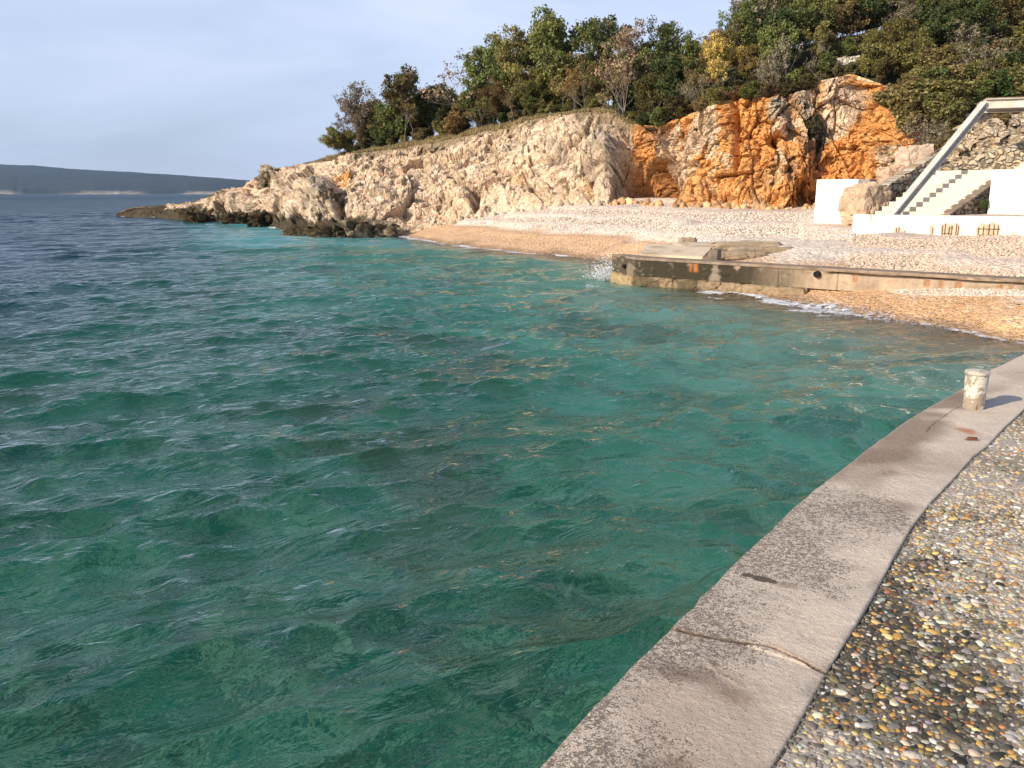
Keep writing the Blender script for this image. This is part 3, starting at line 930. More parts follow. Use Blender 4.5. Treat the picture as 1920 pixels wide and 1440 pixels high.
HL[..., 0] = np.sin(a2)[:, None] * (2600 + 400 * s2[None, :]); HL[..., 1] = np.cos(a2)[:, None] * (2600 + 400 * s2[None, :])
HL[..., 2] = -3 + (34 * smooth(R(-29.9), R(-33), a2)[:, None] + 2) * np.sin(s2 * PI / 2)[None, :] ** .7 + 3 * fbm(HL * .01, 3, 4)
HLc = np.array([.03, .04, .025]) + 0 * HL
HLc[:, :2] = (.26, .22, .18)
tag(link('headland', mesh_np('headland', HL, grid_faces(60, 12), HLc), M_ISL), kind='structure')

# ------------------------------------------------------------------ quay: kerb, paving, pebbles
a_out = arclen(outer)
NSG = 2600
def kerb():
    a_ = arclen(outer)[-1]
    s = np.concatenate([np.linspace(0, 3.4, 120, endpoint=False), np.linspace(3.4, 8.6, 1700, endpoint=False), np.linspace(8.6, 14, 680, endpoint=False), np.linspace(14, a_, 100)])
    Ko = resample(outer, s)
    # matching point on the inner line: nearest perpendicular by arclength ratio
    Ki = np.zeros_like(Ko)
    dense = resample(inner, np.linspace(0, 1, 4000))
    us = np.linspace(0, a_, 1500); uo = resample(outer, us)
    tu = np.gradient(uo, axis=0); tu /= np.linalg.norm(tu, axis=1)[:, None]
    kk = np.hanning(301); kk /= kk.sum()
    tu = np.stack([np.convolve(np.pad(tu[:, j], 150, 'edge'), kk, 'valid') for j in range(2)], -1)
    tgt = np.stack([np.interp(s, us, tu[:, j]) for j in range(2)], -1)
    tgt /= np.linalg.norm(tgt, axis=1)[:, None]
    nn_ = np.stack([tgt[:, 1], -tgt[:, 0]], -1)
    for i in range(NSG):
        dv = dense - Ko[i]
        j = np.argmin(np.abs(dv @ tgt[i]) + np.where(dv @ nn_[i] < 0, 50, 0))
        Ki[i] = dense[j]
    return Ko, Ki, tgt, nn_
Ko, Ki, Kt, Kn = kerb()
# cross-section: sea face, rounded arris, top, rounded inner arris
NT = 110
w_ = np.linspace(0, 1, NT)
cross_h = np.concatenate([np.zeros(10), np.array([.003, .010, .022, .04]) * 1.0])
top = Ko[:, None, :] * (1 - w_)[None, :, None] + (Ki - Kn * .003)[:, None, :] * w_[None, :, None]
Wd = np.linalg.norm(Ki - Ko, axis=1)[:, None] * w_[None, :]
P3k = np.concatenate([top, np.zeros(top.shape[:2] + (1,))], -1)
zt = np.full(top.shape[:2], ZQ)
big_ = fbm(P3k * 2.2, 4, 101)
med_ = fbm(P3k * 9, 4, 102)
fin_ = fbm(P3k * 60, 3, 103)
zt += .006 * big_ + .0035 * med_ + .0018 * fin_
er = .014 + .010 * np.clip(fbm(P3k * 5, 3, 104), -1, 1)
e0 = np.clip(1 - Wd / er, 0, 1)
zt -= er * .9 * (1 - np.sqrt(np.clip(1 - e0 ** 2, 0, 1)))
d_in = np.linalg.norm(Ki - Ko, axis=1)[:, None] - Wd
e1 = np.clip(1 - d_in / (er * .45), 0, 1)
zt -= er * .45 * (1 - np.sqrt(np.clip(1 - e1 ** 2, 0, 1)))
# joints and cracks, given as plan polylines traced on the quay top
def crackdist(P2, line):
    L_ = np.array([atz(x, y, ZQ)[:2] for x, y in line])
    d = np.full(P2.shape[:-1], 9.0)
    for a, b in zip(L_[:-1], L_[1:]):
        ab = b - a
        t = np.clip(((P2 - a) @ ab) / (ab @ ab), 0, 1)
        d = np.minimum(d, np.linalg.norm(P2 - (a + t[..., None] * ab), axis=-1))
    return d
wob = top + .006 * np.stack([fbm(P3k * 25, 3, 105), fbm(P3k * 25, 3, 106)], -1)
wob1 = top + .004 * np.stack([fbm(P3k * 18, 3, 105), fbm(P3k * 18, 3, 106)], -1) + .018 * np.stack([fbm(P3k * 4, 2, 115), fbm(P3k * 4, 2, 116)], -1)
J1 = crackdist(wob1, [(1240, 1172), (1262, 1176), (1320, 1188), (1400, 1205), (1440, 1212), (1480, 1228), (1520, 1246), (1560, 1262)])
J2 = crackdist(wob, [(1800, 762), (1783, 772), (1760, 788), (1745, 800), (1738, 810)])
J3 = crackdist(wob, [(1600, 868), (1640, 874), (1690, 884), (1740, 893)])
J4 = crackdist(wob, [(1285, 1218), (1300, 1222), (1330, 1240), (1345, 1258), (1370, 1270), (1395, 1284)])
zt -= .011 * smooth(.008, .001, J1) + .006 * smooth(.006, .001, J2) + .003 * smooth(.01, .002, J3)
zt += .004 * smooth(.03, .0, J4 + .01) * smooth(.2, 0, J4)
# the near slab sits a little lower than the far one
far_side = smooth(-.005, .005, (top[..., 1] - np.interp(top[..., 0], *np.array([atz(x, y, ZQ)[:2] for x, y in [(1240, 1172), (1400, 1205), (1560, 1262)]]).T[:, :])))
zt += .006 * (far_side - 1)
topz = np.concatenate([top, zt[..., None]], -1)
nface = 14
fz = np.linspace(-3.0, 1, nface) ** 1
faceP = np.zeros((NSG, nface, 3))
fzv = np.concatenate([[-3, -1, -.4, -.1], np.linspace(.1, ZQ - .03, nface - 4)])
faceP[..., :2] = Ko[:, None, :] - Kn[:, None, :] * 0
faceP[..., 2] = fzv
faceP[..., :2] -= Kn[:, None, :] * (.02 * fbm(faceP * 3, 3, 107))[..., None]
faceP[..., :2] += Kn[:, None, :] * (smooth(.95, .90, fzv) * .05)[None, :, None]
inn = np.zeros((NSG, 4, 3))
inn[..., :2] = (Ki - Kn * .002)[:, None, :]
inn[..., 2] = np.array([ZQ - .02, ZQ - .05, ZQ - .1, ZQ - .3])
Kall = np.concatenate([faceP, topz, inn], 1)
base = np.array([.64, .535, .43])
cK = np.broadcast_to(base, Kall.shape).copy()
P2 = P3k
PXk, PYk, _t = project(topz)
lich = smooth(.02, .5, fbm(P2 * 130, 2, 108) + .5 * fbm(P2 * 45, 3, 109) + .75 * fbm(P2 * 2.0, 3, 110) - .02)
lichm = smooth(-.35, .45, fbm(P2 * np.array([1.7, 1.7, 1]), 4, 111) + .30 - .40 * (w_[None, :] - .35)) * (1 - smooth(3.6, 5.5, top[..., 1]) * .8)
stn = smooth(0.05, .5, fbm(P2 * 1.6, 4, 112)) * .35
ct = base * (1 + .10 * big_[..., None] + .07 * med_[..., None])
ct = ct + (np.array([.27, .185, .13]) - ct) * stn[..., None]
damp = smooth(-.15, .25, fbm(P2 * np.array([1.8, 1.8, 1]), 3, 113) + .3) * smooth(4.2, 4.8, top[..., 1]) * smooth(7.4, 6.6, top[..., 1]) * smooth(.62, .35, w_[None, :] + .15 * big_)
ct = ct + (np.array([.215, .145, .10]) - ct) * (damp * .75)[..., None]
ct = ct + (np.array([.42, .24, .15]) - ct) * (smooth(.035, .0, J1) * smooth(-.2, .5, med_ + .3) * .6)[..., None]
ct = ct * (1 - .88 * smooth(.009, .004, J1 + (med_ > .3) * .003))[..., None]
ct = ct * (1 - .6 * smooth(.005, .001, J2))[..., None] * (1 - .2 * smooth(.012, .002, J3))[..., None]
def blot(px, py, rx, ry, ang=0):
    q = atz(px, py, ZQ)[:2]
    dx, dy = wob[..., 0] - q[0], wob[..., 1] - q[1]
    c_, s_ = math.cos(ang), math.sin(ang)
    return np.hypot((dx * c_ + dy * s_) / rx, (-dx * s_ + dy * c_) / ry)
bl = np.minimum(np.minimum(blot(1400, 1078, .028, .02), blot(1432, 1086, .045, .028, -.5)), blot(1448, 1091, .022, .02)) + .35 * med_
ct = ct + (np.array([.085, .062, .05]) - ct) * (smooth(1.1, .85, bl) * .9)[..., None]
tl_ = blot(1470, 1096, .07, .03, -.3) + .3 * med_
ct = ct + (np.array([.25, .18, .13]) - ct) * (smooth(1.1, .3, tl_) * .6)[..., None]
ru = blot(1815, 808, .10, .11, -.2) + .35 * big_ + .25 * med_
ct = ct + (np.array([.44, .15, .055]) - ct) * (smooth(1.0, .25, ru) * .8)[..., None]
ct = ct + (np.array([.10, .03, .015]) - ct) * (smooth(1.0, .5, blot(1823, 824, .065, .035) + .4 * med_) * .85)[..., None]
for x, y, rx, ry, a_ in [(1290, 1262, .16, .07, -.3), (1270, 1430, .12, .05, 0), (1370, 1300, .10, .06, -.8), (1690, 950, .16, .10, .9), (1770, 740, .3, .18, .8)]:
    ct = ct + (np.array([.22, .145, .105]) - ct) * (smooth(1.2, .1, blot(x, y, rx, ry, a_) + .45 * big_ + .2 * med_) * .6)[..., None]
dust = smooth(.5, 0, d_in / .12 + .35 * med_ + .2) * smooth(4.5, 3, top[..., 1])
ct = ct + (np.array([.13, .11, .095]) - ct) * (dust * .45)[..., None]
edge = smooth(.03, .0, Wd)
ct = ct + (np.array([.44, .34, .28]) - ct) * (edge * .6)[..., None]
cK[:, nface:nface + NT] = ct
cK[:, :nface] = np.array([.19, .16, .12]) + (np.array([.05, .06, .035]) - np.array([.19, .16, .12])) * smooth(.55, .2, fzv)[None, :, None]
cK[:, nface + NT:] = (.05, .045, .04)
m, n, p, l = new_mat('worn_kerb_concrete')
k1 = noise_node(n, 150, 4, .65); k2 = noise_node(n, 48, 5, .65); k3 = noise_node(n, 3.2, 4, .6)
lc = vcol(n, 'lichen').outputs['Fac']
thr = mrange(n, math_n(n, 'MULTIPLY_ADD', k3.outputs['Fac'], .9, math_n(n, 'MULTIPLY', lc, .55)), .30, 1.0, .67, .485)
kk_ = math_n(n, 'MULTIPLY_ADD', k2.outputs['Fac'], .45, math_n(n, 'MULTIPLY', k1.outputs['Fac'], .55))
spk = math_n(n, 'MULTIPLY', math_n(n, 'SUBTRACT', kk_, thr), 26)
spk = mrange(n, spk, 0, 1, 0, .80)
cc = mixc(n, 1.0, vcol(n).outputs['Color'], mrange(n, k2.outputs['Fac'], .3, .7, .88, 1.12), 'MULTIPLY')
cc = mixc(n, 1.0, cc, mrange(n, noise_node(n, 190, 3, .7).outputs['Fac'], .3, .7, .84, 1.14), 'MULTIPLY')
l(mixc(n, spk, cc, (.115, .09, .07)), p.inputs['Base Color'])
p.inputs['Roughness'].default_value = .88
p.inputs['Specular IOR Level'].default_value = .25
kh = math_n(n, 'MULTIPLY_ADD', noise_node(n, 110, 6, .7).outputs['Fac'], 1.0, math_n(n, 'MULTIPLY', spk, -.35))
l(bump(n, kh, .006), p.inputs['Normal'])
M_KERB = m
quay = empty('quay', (0, 0, 0))
tag(quay, 'long pinkish concrete quay edge with lichen specks and a cracked joint, beside the green water', 'quay')
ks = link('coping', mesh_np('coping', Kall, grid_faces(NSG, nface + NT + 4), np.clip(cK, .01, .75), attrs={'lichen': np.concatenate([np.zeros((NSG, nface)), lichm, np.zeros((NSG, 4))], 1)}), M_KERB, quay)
# paving slab beside the kerb
inn_r = resample(inner, np.linspace(0, 1, 900)) 
pw = np.concatenate([np.linspace(0, 3.2, 240), np.linspace(3.4, 14, 40)])
nI = np.stack([np.gradient(inn_r, axis=0)[:, 1], -np.gradient(inn_r, axis=0)[:, 0]], -1)
nI /= np.linalg.norm(nI, axis=1)[:, None]
kk = np.hanning(301); kk /= kk.sum()
nI = np.stack([np.convolve(np.pad(nI[:, j], 150, 'edge'), kk, 'valid') for j in range(2)], -1)
nI /= np.linalg.norm(nI, axis=1)[:, None]
PV = np.zeros((900, len(pw), 3))
dirr = nI * .25 + np.array([1.0, -.15]) * .75
PV[..., :2] = inn_r[:, None, :] - nI[:, None, :] * .006 + dirr[:, None, :] * pw[None, :, None]
def pave_z(P):
    return ZQ - .012 + .006 * fbm(P * np.array([1.5, 1.5, 0]), 3, 120)
def mottle(P):
    return fbm(P * np.array([1.5, 1.5, 0]), 4, 121) * .9 + .25 * fbm(P * np.array([6, 6, 0]), 3, 122)
pfl = PV * np.array([1, 1, 0])
mo_ = mottle(pfl)
PV[..., 2] = pave_z(pfl) + .002 * fbm(pfl * 30, 3, 123)
PV[:, 0, 2] -= .012
pc = np.array([.44, .385, .33]) + (np.array([.10, .082, .06]) - np.array([.44, .385, .33])) * np.clip(smooth(-.25, .35, mo_ + .25 * fbm(pfl * 20, 3, 124)) * (1 - .45 * smooth(3.4, 5, PV[..., 1])), 0, 1)[..., None]
M_PAVE = mat_vcol('pebble_paving_matrix', 45, (.6, 1.35), bdist=.006, bscale=80)
tag(link('pavement', mesh_np('pavement', PV, grid_faces(900, len(pw), flip=True), pc), M_PAVE), kind='structure')
b = MB(); b.prism([(p_[0], p_[1]) for p_ in (list(inn_r[::45] + nI[::45] * .01) + [inn_r[-1] + [9, -2], inn_r[0] + [9, -2]])], -5, ZQ - .08)
b.build('quay_core', M_CONC, quay)

# pebbles set in the paving
def icos(sub):
    t = (1 + 5 ** .5) / 2
    v = np.array([(-1, t, 0), (1, t, 0), (-1, -t, 0), (1, -t, 0), (0, -1, t), (0, 1, t), (0, -1, -t), (0, 1, -t), (t, 0, -1), (t, 0, 1), (-t, 0, -1), (-t, 0, 1)], float)
    v /= np.linalg.norm(v, axis=1)[:, None]
    f = [(0, 11, 5), (0, 5, 1), (0, 1, 7), (0, 7, 10), (0, 10, 11), (1, 5, 9), (5, 11, 4), (11, 10, 2), (10, 7, 6), (7, 1, 8), (3, 9, 4), (3, 4, 2), (3, 2, 6), (3, 6, 8), (3, 8, 9), (4, 9, 5), (2, 4, 11), (6, 2, 10), (8, 6, 7), (9, 8, 1)]
    for _ in range(sub):
        vl = list(v); cache = {}; nf = []
        def mid(a, b):
            k = (min(a, b), max(a, b))
            if k not in cache:
                q = (vl[a] + vl[b]); vl.append(q / np.linalg.norm(q)); cache[k] = len(vl) - 1
            return cache[k]
        for a, b_, c in f:
            x, y, z = mid(a, b_), mid(b_, c), mid(c, a)
            nf += [(a, x, z), (b_, y, x), (c, z, y), (x, y, z)]
        v, f = np.array(vl), nf
    return v, np.array(f)
def scatter(name, pos, size, yaw, cols, sub, mat, sink=.25, label=None, jag=.12, k=0, flat=None, parent=None):
    bv, bf = icos(sub)
    n_ = len(pos)
    r_ = np.random.default_rng(90 + k)
    V = bv[None] * size[:, None, :]
    V = V * (1 + jag * (r_.random((n_, len(bv), 1)) - .5))
    tilt = r_.normal(0, .22, n_)
    cz, sz = np.cos(tilt)[:, None], np.sin(tilt)[:, None]
    V = np.stack([V[..., 0] * cz - V[..., 2] * sz, V[..., 1], V[..., 0] * sz + V[..., 2] * cz], -1)
    c_, s_ = np.cos(yaw)[:, None], np.sin(yaw)[:, None]
    V = np.stack([V[..., 0] * c_ - V[..., 1] * s_, V[..., 0] * s_ + V[..., 1] * c_, V[..., 2]], -1)
    V = V + pos[:, None, :]
    V[..., 2] += (size[:, 2] * sink)[:, None]
    Fc = bf[None] + (np.arange(n_) * len(bv))[:, None, None]
    C_ = np.repeat(cols[:, None, :], len(bv), 1)
    me = mesh_np(name, V.reshape(-1, 3), Fc.reshape(-1, 3), C_.reshape(-1, 3))
    o = link(name, me, mat, parent)
    return o
M_PEB = mat_vcol('river_pebbles', 90, (.75, 1.25), rough=.7, bdist=.001, bscale=160, spec=.25)
def pebble_field():
    r_ = np.random.default_rng(3)
    out = []
    for pitch, ya, yb, keepp in ((.0172, 1.2, 4.4, .92), (.025, 4.4, 9.5, .9)):
        xs, ys = np.meshgrid(np.arange(.1, 9.5, pitch), np.arange(ya, yb, pitch), indexing='ij')
        q = np.stack([xs.ravel(), ys.ravel()], -1)
        q += r_.uniform(-.5, .5, q.shape) * pitch
        q = q[r_.random(len(q)) < keepp]
        # inside the paving, in or near the view
        xin = np.interp(q[:, 1], inner[:, 1], inner[:, 0])
        lim = q[:, 1] * .66 + 1.0
        q = q[(q[:, 0] > xin + .012 + .006 * r_.random(len(q))) & (q[:, 0] < lim)]
        out.append(q)
    return np.concatenate(out)
pq = pebble_field()
r_ = np.random.default_rng(5)
N = len(pq)
PQ3 = np.concatenate([pq, np.zeros((N, 1))], 1)
md = mottle(PQ3)
s0 = np.exp(r_.normal(math.log(.0069), .42, N)).clip(.003, .018) * np.where(pq[:, 1] > 4.4, 1.1, 1)
size = np.stack([s0 * r_.uniform(1.0, 1.75, N), s0, s0 * r_.uniform(.38, .62, N)], -1)
pal = np.array([(.60, .36, .10), (.66, .48, .20), (.52, .24, .07), (.62, .52, .36), (.70, .66, .58), (.46, .43, .38), (.27, .25, .21), (.13, .115, .08), (.055, .055, .045), (.22, .17, .09), (.33, .14, .06), (.20, .15, .14)])
pr_l = np.array([.09, .11, .04, .16, .13, .16, .12, .07, .02, .06, .02, .02]); pr_d = np.array([.09, .07, .03, .05, .05, .06, .13, .20, .17, .13, .03, .02])
def pick(pr, n_): return r_.choice(len(pal), n_, p=pr / pr.sum())
dk = smooth(-.15, .25, md) * (1 - .5 * smooth(3.4, 5, pq[:, 1]))
idx = np.where(r_.random(N) < dk, pick(pr_d, N), pick(pr_l, N))
pcol = (pal[idx] * .95 + pal[idx].mean(1, keepdims=True) * .05) * .80 * np.exp(r_.normal(0, .22, (N, 1))) * np.exp(r_.normal(0, .05, (N, 3)))
fade_ = (.25 * smooth(3.4, 5.5, pq[:, 1]))[:, None]
fade_ = fade_ + .25 * smooth(0, -.4, md)[:, None]
pcol = pcol * (1 - fade_) + np.array([.42, .36, .30]) * fade_
pcol = np.clip(pcol, .02, .75)
zp = pave_z(PQ3)
near_ = pq[:, 1] < 3.6
pos = np.concatenate([pq, zp[:, None]], 1)
Vn = []
for nm, sel_, sub_, kk_ in (('near', near_, 2, 1), ('far', ~near_, 1, 2)):
    pass
o = scatter('pebbles', pos[near_], size[near_], r_.uniform(0, PI, N)[near_], pcol[near_], 2, M_PEB, sink=-.05, k=1, jag=.10)
tag(o, kind='stuff')
o = scatter('pebbles', pos[~near_], size[~near_], r_.uniform(0, PI, N)[~near_], pcol[~near_], 1, M_PEB, sink=-.05, k=2, jag=.1)
tag(o, kind='stuff')
# moss and grit in the gap beside the kerb
ng = 2600
si = r_.random(ng); gp = resample(inner, si)
gp = gp + r_.normal(0, .004, gp.shape) + np.array([.004, 0])
o = scatter('grit', np.concatenate([gp, np.full((ng, 1), ZQ - .018)], 1), np.abs(r_.normal(.005, .002, (ng, 3))) + .002, r_.uniform(0, 6, ng), np.clip(r_.normal(.12, .06, (ng, 1)) * np.array([1, .92, .75]), .02, .3), 1, M_PEB, k=3)
tag(o, kind='stuff')

# ------------------------------------------------------------------ bollard
def lathe(prof, nseg, wob_=0.0, k=0, lean=(0, 0)):
    prof = np.array(prof, float)
    a = np.linspace(0, 2 * PI, nseg, endpoint=False)
    P = np.zeros((nseg, len(prof), 3))
    P[..., 0] = np.cos(a)[:, None] * prof[None, :, 0]
    P[..., 1] = np.sin(a)[:, None] * prof[None, :, 0]
    P[..., 2] = prof[None, :, 1]
    d = fbm(P * 12, 4, k) * wob_
    P[..., 0] += np.cos(a)[:, None] * d; P[..., 1] += np.sin(a)[:, None] * d
    P[..., 0] += lean[0] * P[..., 2]; P[..., 1] += lean[1] * P[..., 2]
    i = np.arange(nseg)[:, None] * len(prof) + np.arange(len(prof) - 1)[None, :]
    j = ((np.arange(nseg) + 1) % nseg)[:, None] * len(prof) + np.arange(len(prof) - 1)[None, :]
    f = np.stack([i, j, j + 1, i + 1], -1).reshape(-1, 4)
    return P, f
M_BOL = mat_vcol('weathered_paint', 60, (.80, 1.15), rough=.85, bdist=.004, bscale=70)
bp = atz(1825, 765, ZQ)
bol = empty('bollard', (bp[0], bp[1], ZQ))
tag(bol, 'short white-painted concrete mooring bollard with rust, standing on the quay edge', 'bollard')
zz = np.concatenate([np.linspace(-.03, .235, 60), np.linspace(.237, .262, 10)])
prof = [(.073 + .006 * (z_ / .3) + (.003 if z_ > .2 else 0), z_) for z_ in zz]
P, f = lathe(prof, 160, .0034, 7, (-.005, 0))
nb = fbm(P * 14, 4, 8); nb2 = fbm(P * 50, 3, 9)
cb_ = np.array([.62, .57, .49]) + (np.array([.33, .27, .20]) - np.array([.62, .57, .49])) * smooth(-.05, .25, nb + .6 * nb2 + .35 * smooth(.12, .0, P[..., 2]))[..., None]
A3 = np.arctan2(P[..., 1], P[..., 0])
rs = smooth(.16, .03, np.abs(A3 + PI / 2 + .12 - .9 * (P[..., 2] - .05)) + .3 * np.abs(nb)) * smooth(.11, .09, P[..., 2]) * smooth(-.01, .01, P[..., 2])
cb_ = cb_ + (np.array([.25, .06, .02]) - cb_) * rs[..., None]
P[..., :2] *= (1 - .07 * rs)[..., None]
link('post', mesh_np('post', P, f, cb_), M_BOL, bol)
capp = [(.080, .262), (.085, .266), (.087, .272), (.086, .279), (.083, .286), (.076, .292), (.06, .297), (.03, .299), (.0005, .30)]
P, f = lathe(capp, 160, .0018, 17, (-.005, 0))
nb = fbm(P * 18, 4, 18)
link('cap', mesh_np('cap', P, f, np.array([.50, .44, .37]) * (1 + .6 * nb[..., None] + .3 * fbm(P * 60, 3, 19)[..., None])), M_BOL, bol)

# rusty iron stub cut off flush with the quay
b = MB(); q = atz(1823, 822, ZQ)
b.prism([(q[0] + .034 * math.cos(a) * (1 + .2 * math.sin(3 * a)), q[1] + .022 * math.sin(a)) for a in np.linspace(0, 2 * PI, 14)[:-1]], ZQ - .02, ZQ + .007)
o = b.build('iron_stub', M_RUST, bevel=.004); tag(o, 'rusty iron stub cut off short in the quay, just before the white bollard', 'metal stub')

# ------------------------------------------------------------------ groyne across the beach
def face_on(a, b, z0, z1, nu, nv, nrm, dispf, colf):
    """vertical grid from plan point a to b"""
    s = np.linspace(0, 1, nu); t = np.linspace(0, 1, nv)
    P = np.zeros((nu, nv, 3))
    P[..., :2] = np.asarray(a)[None, None] * (1 - s)[:, None, None] + np.asarray(b)[None, None] * s[:, None, None]
    z0 = np.broadcast_to(z0, (nu,)) if np.ndim(z0) else np.full(nu, z0)
    z1 = np.broadcast_to(z1, (nu,)) if np.ndim(z1) else np.full(nu, z1)
    P[..., 2] = z0[:, None] * (1 - t)[None] + z1[:, None] * t[None]
    D_ = dispf(P)
    P[..., :2] += np.asarray(nrm)[None, None] * D_[..., None]
    return P, colf(P)
groy = empty('groyne', (GA[0], GA[1], 0))
tag(groy, 'low weathered concrete groyne wall running across the beach into the sea', 'groyne')
GTOP = .80
GL = atd(1147, 500, 27.3)[:2]
def loc(P, root=groy):
    return P - np.array(root.location)
def gdisp(P):
    return .02 * fbm(P * 2.5, 4, 130) + .03 * smooth(.2, .6, fbm(P * np.array([1.2, 1.2, 2.5]), 3, 131))
def gcol(P):
    s = (P[..., :2] - GA) @ gdir
    n1 = fbm(P * np.array([1.6, 1.6, 2.6]), 5, 132); n2 = fbm(P * np.array([5, 5, 2]), 4, 133)
    c = np.array([.40, .30, .21]) * (1 + .3 * n2[..., None]) * (1 - .35 * smooth(.0, .5, fbm(P * np.array([3, 3, .7]), 4, 139)))[..., None]
    c = c + (np.array([.26, .23, .19]) - c) * (smooth(3.8, 2, s) * .6)[..., None]
    alg = smooth(-.25, .1, n1 + .35 * n2 + .2 * smooth(3.5, 0, s) + .5 * smooth(.72, .79, P[..., 2])) * smooth(5.8, 3.4, s)
    c = c + (np.array([.030, .024, .012]) - c) * (alg * .96)[..., None]
    ru_ = smooth(.22, .10, np.abs(s - 2.0) + .1 * n2) * smooth(.45, .55, P[..., 2]) * smooth(0, .3, fbm(P * np.array([9, 9, 1.5]), 2, 134) + .3)
    ru_ = np.maximum(ru_, smooth(.32, .45, n2) * smooth(7, 8, s) * smooth(.2, -.0, np.abs(P[..., 2] - .62)) * .7)
    c = c + (np.array([.38, .14, .04]) - c) * ru_[..., None]
    und = smooth(.63, .58, P[..., 2]) * smooth(7.2, 7.6, s) * .0
    return np.clip(c, .01, .6)
p_end = GA + gdir * 12.8
P, C_ = face_on(GA, p_end, .27, GTOP, 560, 60, -gnor, gdisp, gcol)
s_ = (P[..., :2] - GA) @ gdir
# long crack under the rim, spalled patches with bare bars
und = smooth(.035, .01, np.abs(P[..., 2] - (.70 - .0 * s_) - .02 * fbm(P * 1.5, 3, 140))) * smooth(5.7, 6, s_) * smooth(11, 10.4, s_)
P[..., :2] += gnor * (und * .05)[..., None]
C_ = C_ * (1 - .8 * und[..., None])
for sc_, wd_ in [(6.6, .09), (8.3, .08), (8.62, .06), (9.0, .09), (9.9, .035), (10.1, .05), (10.35, .03), (10.75, .12)]:
    k = smooth(wd_, wd_ * .5, np.abs(s_ - sc_) + .02 * fbm(P * 20, 2, 141)) * smooth(.70, .66, P[..., 2]) * smooth(.48, .52, P[..., 2])
    P[..., :2] += gnor * (k * .03)[..., None]
    C_ = C_ + (np.array([.33, .15, .07]) - C_) * (k * .75)[..., None]
jn = smooth(.02, .005, np.abs(s_ - 4.55)) + smooth(.02, .005, np.abs(s_ - 6.15))
P[..., :2] += gnor * (jn * .02)[..., None]
C_ = C_ * (1 - .6 * np.clip(jn, 0, 1)[..., None])
gw = grid_solid('wall', loc(P), C_, np.array([gnor[0] * .5, gnor[1] * .5, 0]), M_CONC, groy)
# the end face turned towards the sea
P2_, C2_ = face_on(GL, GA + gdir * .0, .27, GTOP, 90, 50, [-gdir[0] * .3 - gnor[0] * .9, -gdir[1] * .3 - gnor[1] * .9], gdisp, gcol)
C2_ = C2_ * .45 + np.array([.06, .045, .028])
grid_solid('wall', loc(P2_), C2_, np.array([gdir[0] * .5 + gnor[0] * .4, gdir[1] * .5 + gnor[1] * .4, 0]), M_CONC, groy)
b = MB()
cap_poly = [GL - gnor * .02, GA - gnor * .03, p_end - gnor * .03, p_end + gnor * .62, GA + gnor * .62 + gdir * .3, GL + gnor * .3 + gdir * .4]
b.prism([loc(np.array([*q, 0]))[:2] for q in cap_poly], GTOP - .06, GTOP + .018)
def vgrad(name, c1, c2):
    return mat_plain(name, c1, c2, 3, .9, .01, 25)
M_GTOP = vgrad('groyne_top', (.33, .245, .175), (.17, .125, .09))
b.build('top_slab', M_GTOP, groy, bevel=.015)
# footing of rough blocks
rs_ = random.Random(4)
def block(b, cx, cy, dx, dy, hx, hy, z0, z1, rs_):
    u = np.array([dx, dy]); n_ = np.array([-dy, dx])
    poly = [np.array([cx, cy]) + u * i * hx * rs_.uniform(.93, 1) + n_ * j * hy * rs_.uniform(.85, 1) for i, j in ((-1, -1), (0, -1.12), (1, -1), (1, 1), (-1, 1))]
    b.prism(poly, z0, z1)
def rock_mesh(name, size, seed, mat, parent=None, loc_=(0, 0, 0), rz=0, col=(.45, .36, .26), sub=4, rough_=.14, alg=0):
    bv, bf = icos(sub)
    r = np.sign(bv) * np.abs(bv) ** .62
    r /= np.abs(r).max(axis=1)[:, None] ** .55
    P = r * np.array(size)
    f1, f2, c_ = worley(P * (1.6 / max(size)) + seed * 7.7, seed)
    P = P * (1 + rough_ * (c_ - .5)[:, None] - .06 * smooth(.1, 0, f2 - f1)[:, None] + .22 * rough_ * ridged(P * (6 / max(size)) + seed, 4, seed + 9)[:, None] + rough_ * .8 * fbm(P * (3 / max(size)) + seed, 4, seed)[:, None])
    nn2 = fbm(P * 3 + seed * 3, 4, seed + 3)
    cl = np.array(col) * (1 + .28 * nn2[:, None]) * (1 - .22 * smooth(.08, 0, f2 - f1))[:, None]
    if alg:
        cl = cl + (np.array([.07, .055, .03]) - cl) * (smooth(-.1, .3, nn2 + alg * .3)[:, None] * .8)
    me = mesh_np(name, P, bf, cl, smoothed=(mat is not M_ROCK))
    o = link(name, me, mat, parent)
    o.location = loc_; o.rotation_euler = (0, 0, rz)
    return o
ang_g = math.atan2(gdir[1], gdir[0])
x_ = -.15
for i in range(9):
    wd = rs_.uniform(.42, .85)
    c_ = GA + gdir * (x_ + wd / 2) - gnor * (.10 + rs_.uniform(0, .05)) + gnor * .25
    rock_mesh('footing_block', (wd * .56, .30, .17), 20 + i, M_STONE, groy, (c_[0] - GA[0], c_[1] - GA[1], .10), ang_g, (.30, .215, .13), 4, .16, .7 if i < 5 else 0)
    x_ += wd * .98
for i in range(3):
    c_ = GL * (1 - (i + .5) / 3) + GA * ((i + .5) / 3) + gdir * .1 + gnor * .1
    dd = (GA - GL)
    rock_mesh('footing_block', (.30, .34, .20), 40 + i, M_STONE, groy, (c_[0] - GA[0], c_[1] - GA[1], .07), math.atan2(dd[1], dd[0]), (.40, .29, .16), 4, .12, .1)
